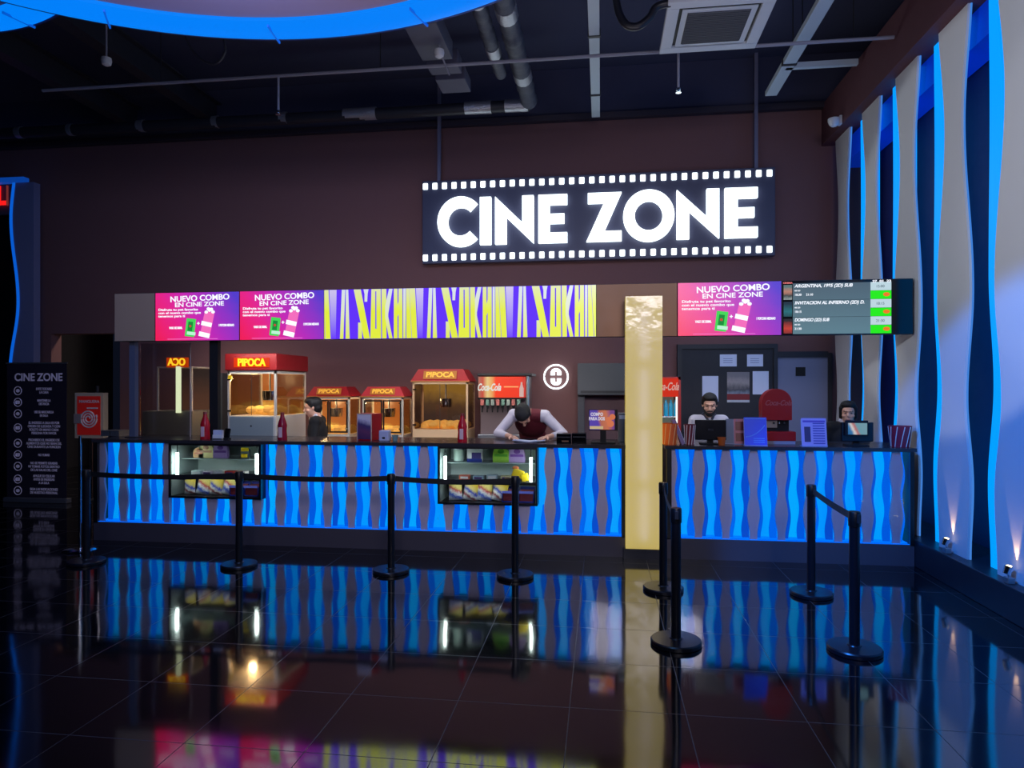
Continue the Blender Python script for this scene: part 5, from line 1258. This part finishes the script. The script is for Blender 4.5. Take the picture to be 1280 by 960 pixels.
    def hr(m_):
        m_.ell(hp(0, -.03, .045), (.088, .098, .087), R); m_.ell(hp(0, -.055, -.01), (.078, .06, .075), R)
        m_.ell(hp(0, .012, .092), (.077, .072, .045), R); m_.cap(hp(-.055, .04, .085), hp(.03, .062, .085), .02, .016)
        for q in (-1, 1): m_.cap(hp(q*.072, -.01, .05), hp(q*.076, -.0, .01), .02, .014)
        if longhair:
            for q in (-1, 1): m_.cap(hp(q*.07, .03, .06), hp(q*.076, -.005, -.055), .022, .014)
            m_.ell(hp(0, -.06, -.04), (.082, .045, .08), R)
    cloth('hair', hr, hairm, .007)
    if beard:
        def bd(m_):
            m_.cap(hp(-.062, .02, -.03), hp(-.04, .055, -.075), .016, .02); m_.cap(hp(.062, .02, -.03), hp(.04, .055, -.075), .016, .02)
            m_.ell(hp(0, .062, -.09), (.046, .034, .03), R, n=10); m_.cap(hp(-.028, .092, -.047), hp(.028, .092, -.047), .008, .008)
        cloth('beard', bd, hairm, .006)
    ew = MB()
    for q in (-1, 1): ew.ell(hp(q*.03, .0805, .008), (.013, .006, .0045), R, n=8)
    ew.build('eyes', mat('eye_white', (150, 140, 140), .6), t, True); ew = MB()
    for q in (-1, 1): ew.ell(hp(q*.03, .086, .008), (.0065, .002, .0048), R, n=8)
    ew.build('pupils', blackm, t, True); ew = MB()
    for q in (-1, 1): ew.cap(hp(q*.018, .09, .03), hp(q*.045, .082, .03), .0045, .0035, 8)
    ew.build('eyebrows', hairm, t, True)
    MB().cap(hp(-.02, .0945, -.063), hp(.02, .0945, -.063), .004, .004, 8).build('lips', mat('lips', (150, 80, 76), .5), t, True)
    return t
def base_joints(z_sh=1.42):
    k = z_sh/1.42
    return dict(head=V(0, -.02, 1.60)*1, neck=V(0, .0, 1.45), chest=V(0, .01, 1.25), pelvis=V(0, .02, .95), sl=V(-.155, .01, 1.39), sr=V(.155, .01, 1.39),
        el=V(-.24, .02, 1.12), er=V(.24, .02, 1.12), wl=V(-.2, -.18, 1.0), wr=V(.2, -.18, 1.0),
        hl=V(-.09, .02, .9), hr=V(.09, .02, .9), kl=V(-.1, -.01, .5), kr=V(.1, -.01, .5), al=V(-.1, .03, .09), ar=V(.1, .03, .09))
def lower(J, dz, sc=1):
    for k in J:
        if k[:2] in ('fd', 'sd'): continue
        J[k] = J[k]*sc if not dz else J[k]
        if k not in ('kl', 'kr', 'al', 'ar', 'hl', 'hr', 'pelvis'): J[k] = J[k]+V(0, 0, dz)
    return J
blackcloth = mat('black_cloth', (14, 15, 20), .85); whitecloth = mat('white_cloth', (205, 200, 212), .8); wine = mat('wine_waistcoat', (96, 16, 34), .75)
trs = mat('dark_trousers', (24, 24, 30), .85)
# 1: writer leaning on the counter
px_h = X_(655, 7.45)
J = base_joints()
J.update(head=V(-.03, -.52, 1.375), neck=V(.0, -.36, 1.40), chest=V(.02, -.22, 1.27), pelvis=V(.02, .12, 1.0), sl=V(-.16, -.34, 1.37), sr=V(.19, -.34, 1.36),
    el=V(-.33, -.42, 1.165), er=V(.40, -.40, 1.165), wl=V(-.15, -.66, 1.15), wr=V(.24, -.68, 1.15), sdl=V(1, 0, 0), sdr=V(1, 0, 0),
    hl=V(-.07, .12, .93), hr=V(.11, .12, .93), kl=V(-.08, .05, .5), kr=V(.12, .05, .5), al=V(-.08, .16, .09), ar=V(.12, .16, .09))
person('worker in white shirt and wine waistcoat leaning over the counter writing', (px_h+.03, 7.93, 0), 0, J, hairm, whitecloth, trs, vest=wine, collar=whitecloth, headf=V(.05, -.22, -.97), headup=V(-.12, -.97, .22), sleeve=.75, handcurl=(.9, .4))
# 2: bearded man
J = base_joints(); J = lower(J, -.09)
J['head'] = V(-.0, -.06, 1.485)
person('bearded worker in white shirt with black straps standing behind the right counter', (X_(886, 7.95), 7.95, 0), 0, J, hairm, whitecloth, trs, beard=True, collar=mat('dark_collar', (60, 60, 75), .8), headf=V(-.12, -1, -.32), vest=None)
# 3: worker at right
J = base_joints(); J = lower(J, -.15); J['head'] = V(0, -.05, 1.405)
person('worker with black hair and black jacket behind the right monitor', (X_(1058, 7.85), 7.85, 0), 0, J, hairm, blackcloth, trs, collar=whitecloth, headf=V(-.3, -1, -.12), longhair=True)
# 4: profile worker at left facing left
J = base_joints(); J = lower(J, -.13); J['head'] = V(0, -.05, 1.43)
person('worker in black seen in profile between the popcorn machines', (X_(396, 8.0), 8.0, 0), math.radians(-80), J, hairm, blackcloth, trs, collar=whitecloth, headf=V(.1, -1, -.2))
# 5: dark figure behind the red bottle
J = base_joints(); J = lower(J, -.12); J['head'] = V(0, -.02, 1.46)
person('dark clothed worker with back turned behind the red bottle at left', (X_(247, 8.78), 8.78, 0), math.radians(180), J, hairm, blackcloth, trs, longhair=True)
